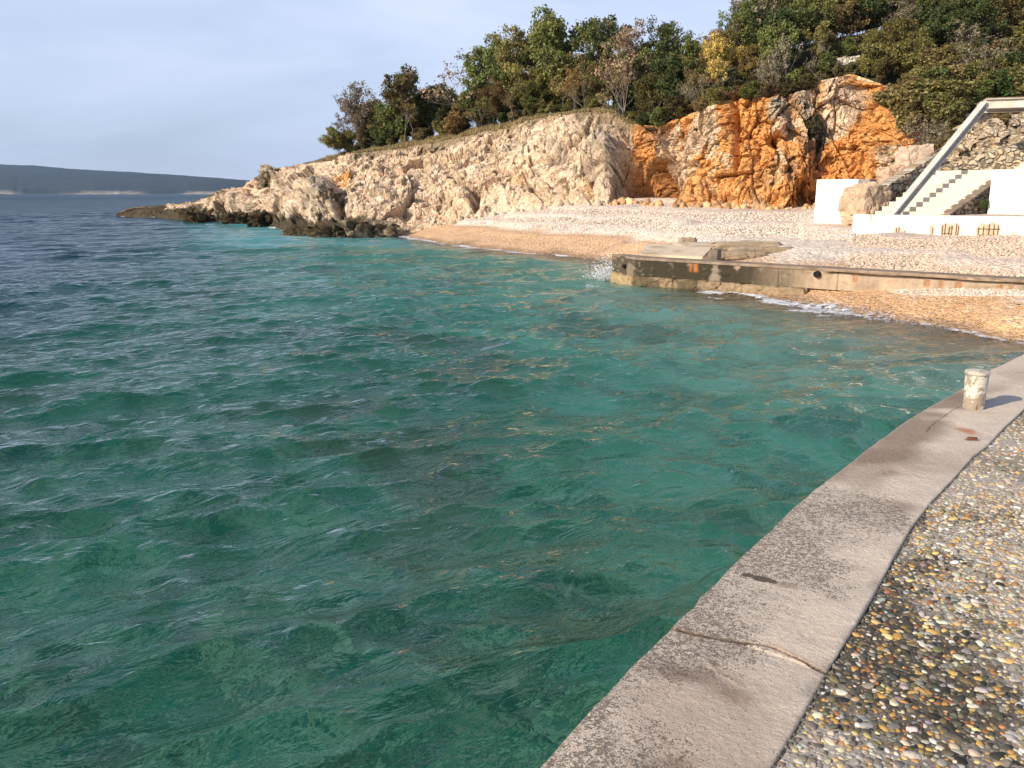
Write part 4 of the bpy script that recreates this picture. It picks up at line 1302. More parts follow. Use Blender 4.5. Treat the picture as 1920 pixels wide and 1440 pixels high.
def pipe(name, c3, nrm, r, parent, out=.03):
    out = .08
    b = MB()
    nv_ = Vector((nrm[0], nrm[1], 0)).normalized()
    c3 = Vector(c3)
    ref = nv_.cross(Vector((0, 0, 1)))
    n_ = 28
    vs, fs = [], []
    for rad, off in ((r, out), (r * .84, out), (r * .82, out - .025)):
        for j in range(n_):
            a = 2 * PI * j / n_
            vs.append(c3 + nv_ * off + (ref * math.cos(a) + Vector((0, 0, 1)) * math.sin(a)) * rad)
    for k in range(2):
        for j in range(n_):
            fs.append((k * n_ + j, k * n_ + (j + 1) % n_, (k + 1) * n_ + (j + 1) % n_, (k + 1) * n_ + j))
    fs.append(tuple(2 * n_ + j for j in range(n_)))  # closed flat end; its black colour stands in for shade inside the pipe
    # outer skirt back into the wall
    m0 = len(vs)
    for j in range(n_):
        a = 2 * PI * j / n_
        vs.append(c3 - nv_ * .1 + (ref * math.cos(a) + Vector((0, 0, 1)) * math.sin(a)) * r)
    for j in range(n_):
        fs.append((j, m0 + j, m0 + (j + 1) % n_, (j + 1) % n_))
    b.add(vs, fs)
    return b.build(name, M_DARK, parent)
q = GA + gdir * 6.05
def on_groyne(px, py):
    # point on the groyne's south face plane seen at px,py
    d = atd(px, py, 1.0) - np.array([0, 0, CAMZ])
    t = (GA @ gnor - .03) / (d[:2] @ gnor)
    return np.array([0, 0, CAMZ]) + d * t
q = on_groyne(1533, 514)
pipe('drain_pipe', loc(q), -gnor, .085, groy, .04)
gl_n = np.array([(GA - GL)[1], -(GA - GL)[0]]); gl_n /= np.linalg.norm(gl_n)
q = GL * .4 + GA * .6
pipe('drain_pipe', loc(np.array([q[0], q[1], .50])), gl_n, .065, groy, .05)

# slab and cube of concrete behind the groyne end
def quad_slab(name, pxs, zs, th, mat, label, cat, noise=.01):
    c4 = [atz(x, y, z_) for (x, y), z_ in zip(pxs, zs)]
    s = np.linspace(0, 1, 70)[:, None, None]; t = np.linspace(0, 1, 40)[None, :, None]
    P = c4[0] * (1 - s) * (1 - t) + c4[1] * s * (1 - t) + c4[2] * s * t + c4[3] * (1 - s) * t
    P = P + 0
    nn_ = fbm(P * 1.8, 4, 150)
    P[..., 2] += noise * nn_ * 2
    c_ = np.array([.64, .52, .38]) + (np.array([.44, .34, .24]) - np.array([.64, .52, .38])) * smooth(-.1, .45, nn_)[..., None]
    o = grid_solid(name, P, c_, (0, 0, -th), mat, flip=False)
    if label: tag(o, label, cat)
    return o
quad_slab('concrete_slab', [(1200, 476), (1318, 481), (1334, 464), (1212, 457)], [.79, .79, .97, .97], .5, M_CONC, 'pale tilted concrete slab lying behind the seaward end of the groyne', 'slab')
quad_slab('stone_shelf', [(1250, 466), (1500, 470), (1480, 449), (1255, 456)], [.86, .90, 1.10, 1.02], .5, M_CONC, 'flat grey-brown rock shelf showing through the pebbles behind the groyne', 'rock shelf', .03)
q = atz(1337, 488, .79)
cube = empty('concrete_block', (q[0], q[1] + .1, .74), ang_g + .25)
b = MB()
b.add([(-.18, -.22, 0), (.20, -.22, 0), (.20, .26, 0), (-.18, .26, 0), (-.05, -.22, .36), (.20, -.22, .36), (.20, .26, .36), (-.05, .26, .36), (-.42, -.22, 0), (-.42, .26, 0), (-.10, -.22, .18), (-.10, .26, .18)],
      [(1, 5, 4, 10, 8, 0), (3, 9, 11, 7, 6, 2), (1, 2, 6, 5), (4, 5, 6, 7), (4, 7, 11, 10), (10, 11, 9, 8), (0, 8, 9, 3), (0, 3, 2, 1)])
o = b.build('body', vgrad('old_concrete', (.24, .19, .14), (.13, .10, .075)), cube, bevel=.012)
tag(cube, 'small dark grey concrete block sitting on the groyne beside the pale slab', 'concrete block')
# rough ledges right of the cube
for i, (px, py, zz_, sx_, sy_) in enumerate([(1385, 478, .82, .75, .22), (1430, 470, .92, 1.1, .22), (1400, 461, 1.02, 1.2, .2), (1290, 452, 1.05, .3, .1)]):
    q = atz(px, py, zz_)
    o = rock_mesh('ledge_rock', (sx_, sy_, .13), 60 + i, M_STONE, None, tuple(q), .05, (.38, .29, .20), 4, .2)
    tag(o, ['brown ledge rock right beside the dark concrete block', 'long brown ledge rock in the pebbles further right of the concrete block', 'flat ledge rock half sunk in pebbles above the long brown ledge', 'thin dark ledge of rock behind the pale concrete slab'][i], 'rock', 'ledges of rock showing in the pebbles')

# ------------------------------------------------------------------ white walls
def painted(name, a, b_, z0, z1, depthv, label, cat, spots=(), streak=None, dens=28, top_extra=None):
    a, b_ = np.asarray(a), np.asarray(b_)
    Lw = np.linalg.norm(b_ - a); d = (b_ - a) / Lw; nf = np.array([d[1], -d[0]])
    if nf @ (-a) < 0: nf = -nf
    nu, nv = int(Lw * dens), max(8, int((z1 - z0) * dens * 1.2))
    s = np.linspace(0, Lw, nu); 
    P = np.zeros((nu, nv, 3)); P[..., :2] = a + d * s[:, None, None]
    P[..., 2] = np.linspace(z0, z1, nv)
    n1 = fbm(P * 3, 4, 160); n2 = fbm(P * 12, 3, 161)
    P[..., :2] += nf * (.006 * n1)[..., None]
    C_ = np.array([.86, .84, .80]) * (1 + .02 * n1[..., None])
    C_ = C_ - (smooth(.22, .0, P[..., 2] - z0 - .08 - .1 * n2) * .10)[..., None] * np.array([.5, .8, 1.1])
    C_ = C_ + (np.array([.62, .55, .46]) - C_) * (smooth(.42, .5, n2 + .3 * n1) * .7)[..., None]
    for sx_, sz_, rx, rz_ in spots:
        k = smooth(1.08, .9, np.hypot((s[:, None] - sx_) / rx, (P[..., 2] - sz_) / rz_) + .22 * n2 + .15 * n1)
        P[..., :2] -= nf * (k * .035 * (1 + .4 * n2))[..., None]
        C_ = C_ + ((np.array([.60, .47, .33]) * (1 + .3 * n2[..., None])) - C_) * (k)[..., None]
    if streak:
        for sx_, wd in streak:
            k = smooth(wd, wd * .3, np.abs(s[:, None] - sx_) + .03 * n2) * smooth(z0, z1, P[..., 2] + .1)
            C_ = C_ + (np.array([.55, .22, .08]) - C_) * (k * .8)[..., None]
    root = empty(name, (a[0], a[1], z0)); tag(root, label, cat)
    o = grid_solid('masonry', P - np.array(root.location), np.clip(C_, 0, .88), (-nf[0] * depthv, -nf[1] * depthv, 0), M_WHITE, root)
    return root, a, d, nf
A1, B1 = atz(1597, 443, 1.22)[:2], None
d_ = atd(1925, 446, 27.2)[:2]
dirw = (d_ - A1) / np.linalg.norm(d_ - A1)
TZ = 1.98
bars = []
root, a0, dw, nf = painted('retaining_wall', A1, A1 + dirw * 9.5, 1.12, TZ, .35, 'long low white-painted retaining wall with rusty spalled patches, below the stairs', 'wall',
    spots=[(1.52, 1.42, .13, .16), (1.72, 1.38, .05, .12), (2.58, 1.50, .10, .15), (3.03, 1.52, .19, .22), (3.30, 1.52, .18, .22), (4.10, 1.5, .20, .24), (4.42, 1.5, .2, .26), (5.0, 1.45, .06, .08), (5.4, 1.4, .07, .07), (5.9, 1.35, .06, .06)], streak=[(.60, .05)])
wallroot = root
b = MB()
for k_, sx_ in enumerate([1.46, 1.54, 1.74, 2.6, 2.9, 2.98, 3.1, 3.18, 3.32, 3.38, 3.98, 4.12, 4.28, 4.42, 4.54]):
    q = dw * sx_ + nf * .0
    hi_ = [.42, .48, .34, .46, .56, .6, .5, .6, .62, .55, .5, .55, .66, .6, .58][k_]
    b.frame((q[0] - nf[0] * .012, q[1] - nf[1] * .012, .16), (q[0] - nf[0] * .012, q[1] - nf[1] * .012, hi_), .016, .016, (0, 1, 0))
for s0_, s1_, hz2 in ((2.92, 3.2, .28), (3.96, 4.6, .46), (3.96, 4.5, .26)):
    p0, p1 = dw * s0_ - nf * .006, dw * s1_ - nf * .006
    b.frame((p0[0], p0[1], hz2), (p1[0], p1[1], hz2), .015, .015)
o = b.build('rusty_bar', M_RUST, root)
o['label'] = 'rusty reinforcing bars bared in the broken white wall'
# pebble terrace behind the wall
TX = np.linspace(0, 1, 90)[:, None]; TY = np.linspace(0, 1, 50)[None, :]
TP = np.zeros((90, 50, 3))
wb = A1 - nf * .2
TP[..., :2] = wb + dw * (TX[..., None] * 12 - .0) - nf * (TY[..., None] * 6)
TP[..., 2] = TZ - .05 + .03 * fbm(TP, 3, 170) + .25 * TY * TX
link_o = grid_solid('terrace_gravel', TP, np.broadcast_to(np.array([.60, .47, .37]), TP.shape) * (1 + .1 * fbm(TP * 2, 3, 171)[..., None]), (0, 0, -1.2), M_BEACH)
link_o.name = 'gravel_terrace'; tag(link_o, kind='structure')

A2 = atd(1526, 414, 35.2)
B2 = atd(1603, 414, 34.2)
root, *_ = painted('white_block', A2[:2], B2[:2], 1.30, 3.26, .8, 'tall square white-painted block standing on the pebbles before the orange cliff', 'wall block', dens=30)
dd2 = (B2 - A2)[:2] / np.linalg.norm((B2 - A2)[:2]); n2_ = np.array([-dd2[1], dd2[0]])
b = MB()
q = (B2 - A2)[:2] + dd2 * .02
b.prism([q + dd2 * 0, q + dd2 * .42, q + dd2 * .42 + n2_ * .9, q + n2_ * .9], 1.55, 1.955)
b.prism([q - n2_ * .0 + dd2 * .0, q + dd2 * .13, q + dd2 * .13 + n2_ * .9, q + n2_ * .9], 1.2, 1.55)
b.build('grey_end', vgrad('grey_end', (.30, .29, .29), (.2, .19, .19)), root, bevel=.01)
A3_ = atd(1853, 387, 31.2); B3 = atd(1990, 387, 29.4)
root, a3, d3, nf3 = painted('white_parapet', A3_[:2], B3[:2], 1.75, CAMZ + .84, .4, 'white-painted parapet wall at the foot of the upper stairs, cut off by the right edge', 'wall', spots=[(1.2, 2.2, .05, .05), (1.05, 2.35, .03, .03)], streak=[(1.33, .03)])

# ------------------------------------------------------------------ stairs
DS = np.array([.82, .57]); DS /= np.linalg.norm(DS)
NS_ = np.array([-DS[1], DS[0]])
stair = empty('staircase', tuple(atd(1640, 404, 32.6)))
ST0 = np.array(stair.location)
z0s = 1.88
tag(stair, 'wide cream staircase rising to the right behind the low white wall', 'stairs')
WS = 2.7
for i in range(10):
    b = MB()
    s0 = .44 * i
    pl = [DS * s0 - NS_ * (WS + .0), DS * (s0 + (.50 if i < 9 else 2.6)) - NS_ * WS, DS * (s0 + (.50 if i < 9 else 2.6)) + NS_ * .0, DS * s0]
    pl = [p_ + NS_ * 0 for p_ in pl]
    b.prism(pl, -.3 + (z0s - ST0[2]) , (z0s - ST0[2]) + .172 * (i + 1) - .004 * (i % 2))
    # thin nosing
    b.build('step', M_CREAM, stair, bevel=.012)
# stone-clad flank on the right of the stairs
def stone_wall(name, A, Bv, C0, C1, label, cat, nu=260, nv=90, sc_=5.0, col=(.40, .32, .22), depthv=.45, parent=None, seed=200, amp=.07, mortar=.35, part=None):
    """A,Bv bottom ends, C0,C1 top ends (world)"""
    A, Bv, C0, C1 = map(np.asarray, (A, Bv, C0, C1))
    s = np.linspace(0, 1, nu)[:, None, None]; t = np.linspace(0, 1, nv)[None, :, None]
    P = (A * (1 - s) + Bv * s) * (1 - t) + (C0 * (1 - s) + C1 * s) * t
    d = (Bv - A)[:2]; d = d / np.linalg.norm(d); nf = np.array([d[1], -d[0], 0])
    if nf[:2] @ (-A[:2]) < 0: nf = -nf
    Q = np.stack([(P[..., :2] - A[:2]) @ d, P[..., 2] * 1.25, np.zeros(P.shape[:2])], -1) * sc_
    Q = Q + .25 * np.stack([vnoise(Q * 1.3, 1), vnoise(Q * 1.3, 2), Q[..., 0] * 0], -1)
    f1, f2, c_ = worley(Q, seed)
    g = smooth(.02, .22, f2 - f1)
    fn_ = fbm(P * 9, 4, seed + 1)
    P = P + nf * (amp * g + .5 * amp * (c_ - .5) * g + .02 * fn_ + .06 * fbm(P * .8, 2, seed + 2))[..., None]
    cols = np.array(col) * (.72 + .55 * c_[..., None]) * (1 + .25 * fn_[..., None])
    warm = _hash((c_ * 9999).astype(int), (c_ * 77).astype(int), (c_ * 7).astype(int), 3)
    cols = cols * (1 + (warm[..., None] - .5) * np.array([.25, .0, -.25]))
    cols = cols * (mortar + (1 - mortar) * g[..., None])
    if parent is None:
        root = empty(name, tuple(A)); tag(root, label, cat)
    else:
        root = parent
    return grid_solid(part or 'stonework', P - np.array(root.location), np.clip(cols, .01, .7), -nf * depthv, M_STONE, root), root
fl0 = ST0[:2] - NS_ * (WS + .02)
pA = np.array([*fl0, 1.80]); pB = np.array([*(fl0 + DS * 4.2), 1.80])
stone_wall('flank', pA - [0, 0, .1], pB - [0, 0, .1], pA + [0, 0, .16], pB + [0, 0, 1.76], None, None, 240, 90, 4.4, parent=stair, part='stone_flank', seed=210, depthv=.22)
b = MB()
lp = lambda p_: tuple(np.asarray(p_) - ST0)
b.frame(lp(pA + [0, 0, .17] - np.array([*NS_, 0]) * .02), lp(pB + [0, 0, 1.79] - np.array([*NS_, 0]) * .02), .36, .06)
b.build('flank_coping', M_GTOP, stair, bevel=.01)
# upper flight seen above the white parapet
up = empty('upper_staircase', tuple(atd(1880, 330, 34.5)))
tag(up, 'short flight of cream steps above the white parapet at the right edge', 'stairs')
UP0 = np.array(up.location)
for i in range(5):
    b = MB()
    s0 = .42 * i
    pl = [DS * s0 - NS_ * 3.2, DS * (s0 + (.48 if i < 4 else 3)) - NS_ * 3.2, DS * (s0 + (.48 if i < 4 else 3)), DS * s0]
    b.prism(pl, -1.2, -.15 + .175 * (i + 1) - .003 * (i % 2))
    b.build('step', M_CREAM, up, bevel=.012)

# rubble walls either side of the stairs
SRC = [
 ('rubble_wall', (1735, 372, 37.0), (1935, 345, 36.6), (1748, 318, 37.0), (1935, 262, 36.8), 'dry rubble stone wall climbing behind the stairs on the right', 300, 130),
 ('stone_parapet', (1610, 412, 34.3), (1755, 372, 37.0), (1655, 352, 34.6), (1752, 292, 37.0), 'sloping rubble parapet along the left side of the stairs', 260, 120),
]
for nm, a, b_, c, d, lab, nu, nv in SRC:
    stone_wall(nm, atd(*a), atd(*b_), atd(*c), atd(*d), lab, 'stone wall', nu, nv, 3.6, seed=230 + nu, col=(.56, .45, .32))
# boulder at the foot of the stairs
q = atd(1624, 385, 33.6)
o = rock_mesh('boulder', (.82, .7, .86), 77, M_STONE, None, (q[0], q[1], q[2] - .08), .4, (.52, .38, .26), 5, .2)
tag(o, 'big rounded tan boulder between the white block and the stone parapet', 'boulder')
q = atd(1716, 305, 37.8)
o = rock_mesh('boulder', (.62, .5, .95), 79, M_STONE, None, (q[0], q[1], q[2] - .25), .1, (.55, .42, .32), 5, .22)
tag(o, 'pinkish upright boulder under the bent shrub, above the stone parapet', 'boulder')
q = atd(1690, 335, 37.8)
o = rock_mesh('boulder', (.9, .5, .6), 80, M_STONE, None, (q[0], q[1], q[2] - .1), .1, (.52, .36, .25), 5, .22)
tag(o, 'broad low boulder beneath the pinkish upright one, above the stone parapet', 'boulder')
# natural rock shoulder above the rubble wall
cr_ = np.array([atd(1745, 330, 38.0), atd(1960, 285, 37.6), atd(1800, 235, 39.5), atd(1960, 200, 39.2)])
s = np.linspace(0, 1, 320)[:, None, None]; t_ = np.linspace(0, 1, 200)[None, :, None]
P = (cr_[0] * (1 - s) + cr_[1] * s) * (1 - t_) + (cr_[2] * (1 - s) + cr_[3] * s) * t_
hA, eA, c_ = facets(P * np.array([.9, .6, .8]), 240, 1.0)
hB, eB, cg = facets(P * np.array([2.4, 1.8, 2.2]), 241, 1.0)
hC, eC, _c = facets(P * np.array([6, 5, 6]), 243, .9)
dsp = .55 * hA + .28 * hB + .10 * hC + .10 * ridged(P * 1.5, 4, 242)
P = P + np.array([-.25, -.95, .15]) * dsp[..., None]
cl = np.array([.66, .54, .39]) * (.85 + .25 * cg[..., None]) * (1 + .2 * fbm(P * 3, 4, 243)[..., None])
o = grid_solid('rock_outcrop', P, cl, (0, 1.6, -.3), M_ROCK, smoothed=False)
tag(o, 'craggy grey-tan rock outcrop between the rubble wall and the footbridge beam', 'rock')

# ------------------------------------------------------------------ steel frame: sloping beam and bridge girder
foot = atd(1665, 404, 30.9); topb = atd(1846, 196, 33.6)
fr_ = empty('footbridge', tuple(foot))
tag(fr_, 'pale grey steel footbridge frame with a long sloping beam over the stairs', 'footbridge')
F0 = np.array(foot)
rel = topb - F0
dV = Vector(rel).normalized()
def ibeam(b, a, c, hgt, wid, web=.02, fl=.03, up=(0, 0, 1)):
    a, c = Vector(a), Vector(c)
    d = (c - a).normalized()
    sx = d.cross(Vector(up)).normalized()
    uz = sx.cross(d).normalized()
    b.frame(a + uz * (hgt / 2 - fl / 2), c + uz * (hgt / 2 - fl / 2), wid, fl, up)
    b.frame(a - uz * (hgt / 2 - fl / 2), c - uz * (hgt / 2 - fl / 2), wid, fl, up)
    b.frame(a, c, web, hgt - 2 * fl - .004, up)
b = MB()
ibeam(b, Vector((0, 0, -.25)) - dV * .25, Vector(rel) + Vector((0, 0, 0)), .27, .26)
b.build('sloping_beam', M_STEEL, fr_, bevel=.006)
g0 = Vector(rel) + Vector((.02, 0, .02))
g1_ = Vector(atd(2120, 186, 32.0) - F0)
b = MB(); ibeam(b, g0, g1_, .36, .26)
gd_ = (g1_ - g0); gl_ = gd_.length; gd_.normalize()
b.build('girder', mat_plain('girder_paint', (.62, .57, .49), (.5, .45, .38), 3, .6, .001), fr_, bevel=.006)
for k_ in range(5):
    c_ = g0 + gd_ * (.06 + k_ * 1.17)
    b = MB(); b.frame(c_ + Vector((0, 0, -.146)), c_ + Vector((0, 0, .146)), .045, .25, tuple(gd_))
    b.build('stiffener', M_STEEL, fr_)
b = MB()
sxv = gd_.cross(Vector((0, 0, 1))).normalized()
dd_ = sxv if sxv.y > 0 else -sxv
p0, p1 = g0 + Vector((0, 0, .22)) - dd_ * .1, g1_ + Vector((0, 0, .22)) - dd_ * .1
b.add([p0, p1, p1 + dd_ * 2.2, p0 + dd_ * 2.2] + [q_ + Vector((0, 0, -.05)) for q_ in (p0, p1, p1 + dd_ * 2.2, p0 + dd_ * 2.2)], [(0, 1, 2, 3), (7, 6, 5, 4), (0, 4, 5, 1), (1, 5, 6, 2), (2, 6, 7, 3), (3, 7, 4, 0)])
b.build('deck', M_GTOP, fr_)
b = MB()
ibeam(b, g0 + dd_ * 2.0, g1_ + dd_ * 2.0, .36, .2)
b.build('girder', M_STEEL, fr_)

# small pale wall high in the trees
def small_wall():
    a, c = atd(1563, 121, 48.2), atd(1612, 116, 48.2)
    stone_wall('garden_wall', a + [0, 0, -.1], c + [0, 0, -.1], atd(1563, 109, 48.2), atd(1612, 104, 48.2), 'small pale stone wall high on the wooded slope above the orange cliff', 'stone wall', 90, 30, 5, (.62, .54, .44), .4, seed=260, mortar=.7)
small_wall()
# black scrap of weed on the sand at the right edge
b = MB(); q = atz(1915, 573, .45)
for a in (0.2, 1.4, 2.7, 3.6, 5.2):
    b.tube([q, q + np.array([.06 * math.cos(a), .03 * math.sin(a), .03]), q + np.array([.11 * math.cos(a), .05 * math.sin(a), .045 * math.sin(a)])], [.014, .01, .003], 5)
o = b.build('driftwood', M_DARK); tag(o, 'black scrap of driftwood on the orange pebbles at the right edge', 'driftwood')
q = atz(1526, 482, .85)
o = rock_mesh('stone', (.12, .08, .06), 91, M_STONE, None, tuple(q), .3, (.7, .62, .5), 3); tag(o, 'single pale stone lying on the pebbles just above the round drain hole of the groyne', 'stone')

# loose stones along the foot of the cliff and over the beach
rb = np.random.default_rng(12)
def beach_stones(n, pxr, pyr, zf, s0, s1, col, k, sub=1):
    px_ = rb.uniform(*pxr, n); py_ = rb.uniform(*pyr, n)
    # walk each pixel ray down to the height field
    t = np.full(n, 15.0); 
    y = (720 - py_) / F
    ts = np.linspace(14, 62, 500)
    Xs = ((px_ - 960) / F)[:, None] * ts; Ys = (CP + y * SP)[:, None] * ts; Zs = CAMZ + (-SP + y * CP)[:, None] * ts
    gz = ground_z(Xs, Ys)
    hit = (gz > Zs)
    j = hit.argmax(1); ok = hit.any(1) & (j > 0)
    P = np.stack([Xs[np.arange(n), j], Ys[np.arange(n), j], gz[np.arange(n), j]], -1)[ok]
    P = P[zf(P)]
    m_ = len(P)
    s = np.exp(rb.uniform(math.log(s0), math.log(s1), m_))
    size = np.stack([s * rb.uniform(1, 1.5, m_), s, s * rb.uniform(.5, .8, m_)], -1)
    cols = np.array(col) * np.exp(rb.normal(0, .16, (m_, 1))) * np.exp(rb.normal(0, .04, (m_, 3)))
    P[:, 2] += 0.03 * 0
    o = scatter('beach_stones', P, size, rb.uniform(0, 6, m_), np.clip(cols, .05, .8), sub, M_STONE, sink=.3, jag=.3, k=k)
    tag(o, kind='stuff')
beach_stones(15000, (900, 1600), (388, 448), lambda P: P[:, 2] > .9, .018, .06, (.64, .54, .45), 11)
beach_stones(9000, (1590, 1925), (440, 520), lambda P: P[:, 2] > .7, .014, .045, (.60, .47, .36), 12)
beach_stones(6000, (1620, 1925), (518, 556), lambda P: (P[:, 2] > .35) & (P[:, 2] < .72), .014, .04, (.62, .54, .44), 13)
beach_stones(8000, (1420, 1925), (530, 640), lambda P: (P[:, 2] > .1) & (P[:, 2] < .7), .008, .02, (.60, .37, .19), 14)
beach_stones(6000, (1500, 1600), (395, 450), lambda P: P[:, 2] > .9, .02, .06, (.62, .52, .43), 15)
# fallen rocks at the cliff foot
fal = []
for i in range(150):
    px = rb.choice([rb.uniform(1150, 1530), rb.uniform(820, 1160)], p=[.7, .3]); 
    j = int(np.argmin(np.abs(uu - px)))
    q = Bc[j] + nh[j] * rb.uniform(.1, 1.1)
    s = float(np.exp(rb.uniform(math.log(.06), math.log(.3))))
    fal.append((q[0], q[1], ground_z(np.array([q[0]]), np.array([q[1]]))[0], s, px))
fal = np.array(fal)
mfa = fal[:, 4] > 1150
colf = np.where(mfa[:, None], np.array([.50, .31, .16]), np.array([.50, .40, .29])) * np.exp(rb.normal(0, .25, (150, 1)))
sz = fal[:, 3:4] * rb.uniform(.6, 1.3, (150, 3))
o = scatter('rock_debris', fal[:, :3], sz, rb.uniform(0, 6, 150), colf, 2, M_STONE, sink=.1, jag=.35, k=16)
tag(o, kind='stuff')

for i, (px, py, t, sx_, sy_, sz_, dk_, lab) in enumerate([
    (585, 434, 57.0, 1.3, .8, .42, 1, 'low dark wet rock at the waterline, leftmost of the three below the layered knob'),
    (640, 434, 55.5, 1.4, .9, .50, 1, 'dark knobbly shore rock, middle of the three below the layered knob'),
    (700, 432, 55.0, 1.5, .9, .55, .4, 'olive-brown shore rock where the beach begins'),
    (385, 413, 80.0, 1.3, .9, .65, 1, 'dark wet rock left of the small burst of foam at the point'),
    (455, 416, 76.0, 1.5, .9, .75, 1, 'dark brown wet rock right of the small burst of foam at the point'),
    (505, 419, 71.5, 1.6, 1.0, .8, .8, 'broad dark wet rock at the waterline below the pale crest of the point'),
    (430, 402, 81.0, 1.5, 1.0, 1.2, .1, 'rounded pale rock with a dark hollow above the small burst of foam'),
    (613, 388, 60.5, .9, .8, 1.1, .3, 'big dark layered knob of rock on the slope above the water'),
    (512, 334, 79, 1.0, .8, .7, .3, 'rough knob of rock on the crest of the point')]):
    q = atd(px, py, t)
    o = rock_mesh('shore_rock', (sx_, sy_, sz_), 400 + i, M_ROCK, None, (q[0], q[1], q[2] - .1), .3 * i, (.46, .35, .23) if dk_ < .5 else (.12, .088, .048), 5, .75, dk_ * 1.2 if dk_ < .9 else 0)
    tag(o, lab, 'rock')

def lace(name, sc_):
    m, n, p, l = new_mat(name)
    p.inputs['Base Color'].default_value = (.78, .80, .82, 1); p.inputs['Roughness'].default_value = .7
    ed = vcol(n, 'body').outputs['Fac']
    x1 = noise_node(n, sc_, 7, .72, dist=.8)
    al = mrange(n, math_n(n, 'MULTIPLY_ADD', ed, .75, math_n(n, 'MULTIPLY', math_n(n, 'SUBTRACT', x1.outputs['Fac'], .5), 3.6)), .42, .85, 0, 1)
    l(al, p.inputs['Alpha'])
    l(bump(n, x1.outputs['Fac'], .08), p.inputs['Normal'])
    return m
M_LACE = lace('lacy_foam', 7)
M_SPRAY = lace('spray', 16)

# ------------------------------------------------------------------ splash at the groyne end
rsn = np.random.default_rng(21)
q0 = np.array([*(GL + np.array([-.05, -.15])), .05])
ns = 6000
th = rsn.uniform(0, 1, ns); 
jets = rsn.integers(0, 34, ns)
jd = np.stack([rsn.normal(-.55, .7, 34), rsn.normal(.15, .35, 34), np.abs(rsn.normal(2.0, .8, 34))], -1)
tt = rsn.uniform(.02, .42, ns) ** .8
v0 = jd[jets] * (1 + rsn.normal(0, .13, (ns, 3)))
pp = q0 + np.stack([rsn.normal(0, .12, ns), rsn.normal(0, .12, ns), rsn.normal(0, .03, ns)], -1) + v0 * tt[:, None]
pp[:, 2] -= 4.9 * tt ** 2
pp = pp[pp[:, 2] > 0.02]
ns = len(pp)
s = np.exp(rsn.normal(math.log(.0046), .6, ns)).clip(.002, .016)
size = np.stack([s * rsn.uniform(1, 2.2, ns), s, s * rsn.uniform(.6, 1.2, ns)], -1)
o = scatter('wave_splash', pp, size, rsn.uniform(0, 6, ns), np.full((ns, 3), .8), 1, M_FOAM, sink=0, k=22, jag=.5)
tag(o, kind='stuff')
sheets, bodies, foff, fcs = [], [], 0, []
for k in range(26):
    ju, jv = 26, 18
    az = rsn.normal(PI * .93, .7); vh = abs(rsn.normal(.75, .3)); vz0 = rsn.uniform(1.3, 3.0)
    uu_ = np.linspace(-.5, .5, ju)[:, None]; tv = np.linspace(.0, 1, jv)[None, :]
    T1 = tv * rsn.uniform(.22, .40)
    wv_ = .10 + .5 * tv
    a_ = az + uu_ * wv_ * 2
    Pk = np.zeros((ju, jv, 3))
    Pk[..., 0] = q0[0] + np.cos(a_) * vh * T1 + uu_ * .25 * (1 + tv)
    Pk[..., 1] = q0[1] + np.sin(a_) * vh * T1 * .6 + rsn.normal(0, .1)
    Pk[..., 2] = .0 + vz0 * (1 - (2 * uu_) ** 2 * .45) * T1 - 4.9 * T1 ** 2
    Pk += .035 * np.stack([fbm(Pk * 9, 3, 500 + k), fbm(Pk * 9, 3, 520 + k), fbm(Pk * 9, 3, 540 + k)], -1)
    sheets.append(Pk.reshape(-1, 3)); fcs.append(grid_faces(ju, jv, foff)); foff += ju * jv
    bodies.append(((1 - (2 * np.abs(uu_)) ** 2.5) * (1 - .75 * tv ** 1.5) * .95).ravel())
o = link('wave_splash', mesh_np('wave_splash', np.concatenate(sheets), np.concatenate(fcs), attrs={'body': np.concatenate(bodies)}), M_SPRAY)
tag(o, kind='stuff')
# churned foam on the water by the groyne and along the breaking line
def foam_line(pts, wid, hgt, name, k, n=1):
    P_ = np.array([atz(x, y, 0.02)[:2] for x, y in pts])
    a = arclen(P_); m_ = int(a[-1] / .035)
    c_ = resample(P_, np.linspace(0, a[-1], m_))
    tg_ = np.gradient(c_, axis=0); tg_ /= np.linalg.norm(tg_, axis=1)[:, None]
    nn_ = np.stack([-tg_[:, 1], tg_[:, 0]], -1)
    nw = 26
    w2 = np.linspace(-1, 1, nw)
    V = np.zeros((m_, nw, 3))
    wd = np.interp(np.linspace(0, 1, m_), np.linspace(0, 1, len(wid)), wid)
    V[..., :2] = c_[:, None, :] + nn_[:, None, :] * (w2[None, :] * wd[:, None])[..., None]
    n1 = fbm(V * np.array([2.2, 2.2, 0]), 4, k); n2 = ridged(V * np.array([6, 6, 0]), 4, k + 3)
    V[..., :2] += nn_[:, None, :] * (n1 * .35 * wd[:, None])[..., None]
    env = np.clip(1 - np.abs(w2[None, :]) ** 2, 0, 1) ** .6 * np.sin(np.linspace(0, PI, m_))[:, None] ** .3
    V[..., 2] = hgt * env * (.45 + .5 * n2 + .35 * n1) - .012 + np.maximum(0.01, ground_z(V[..., 0], V[..., 1]) + .045)
    bod = np.clip(1 - np.abs(w2[None, :]) ** 2.2, 0, 1) * np.sin(np.linspace(0, PI, m_))[:, None] ** .4 * (.75 + .5 * n1)
    return V, m_, nw, bod
def shoreline(x0, x1, step, ylo, yhi):
    out = []
    for px in np.arange(x0, x1, step):
        ys = np.linspace(yhi, ylo, 300)
        P = np.array([atz(px, y, 0.0) for y in ys])
        g = ground_z(P[:, 0], P[:, 1])
        k = np.argmax(g > 0.0)
        if g[k] > 0:
            out.append((px, ys[k] + 1.0))
    return out
sh_s = shoreline(1300, 1960, 12, 500, 665)
sh_n = shoreline(720, 1090, 12, 436, 500)
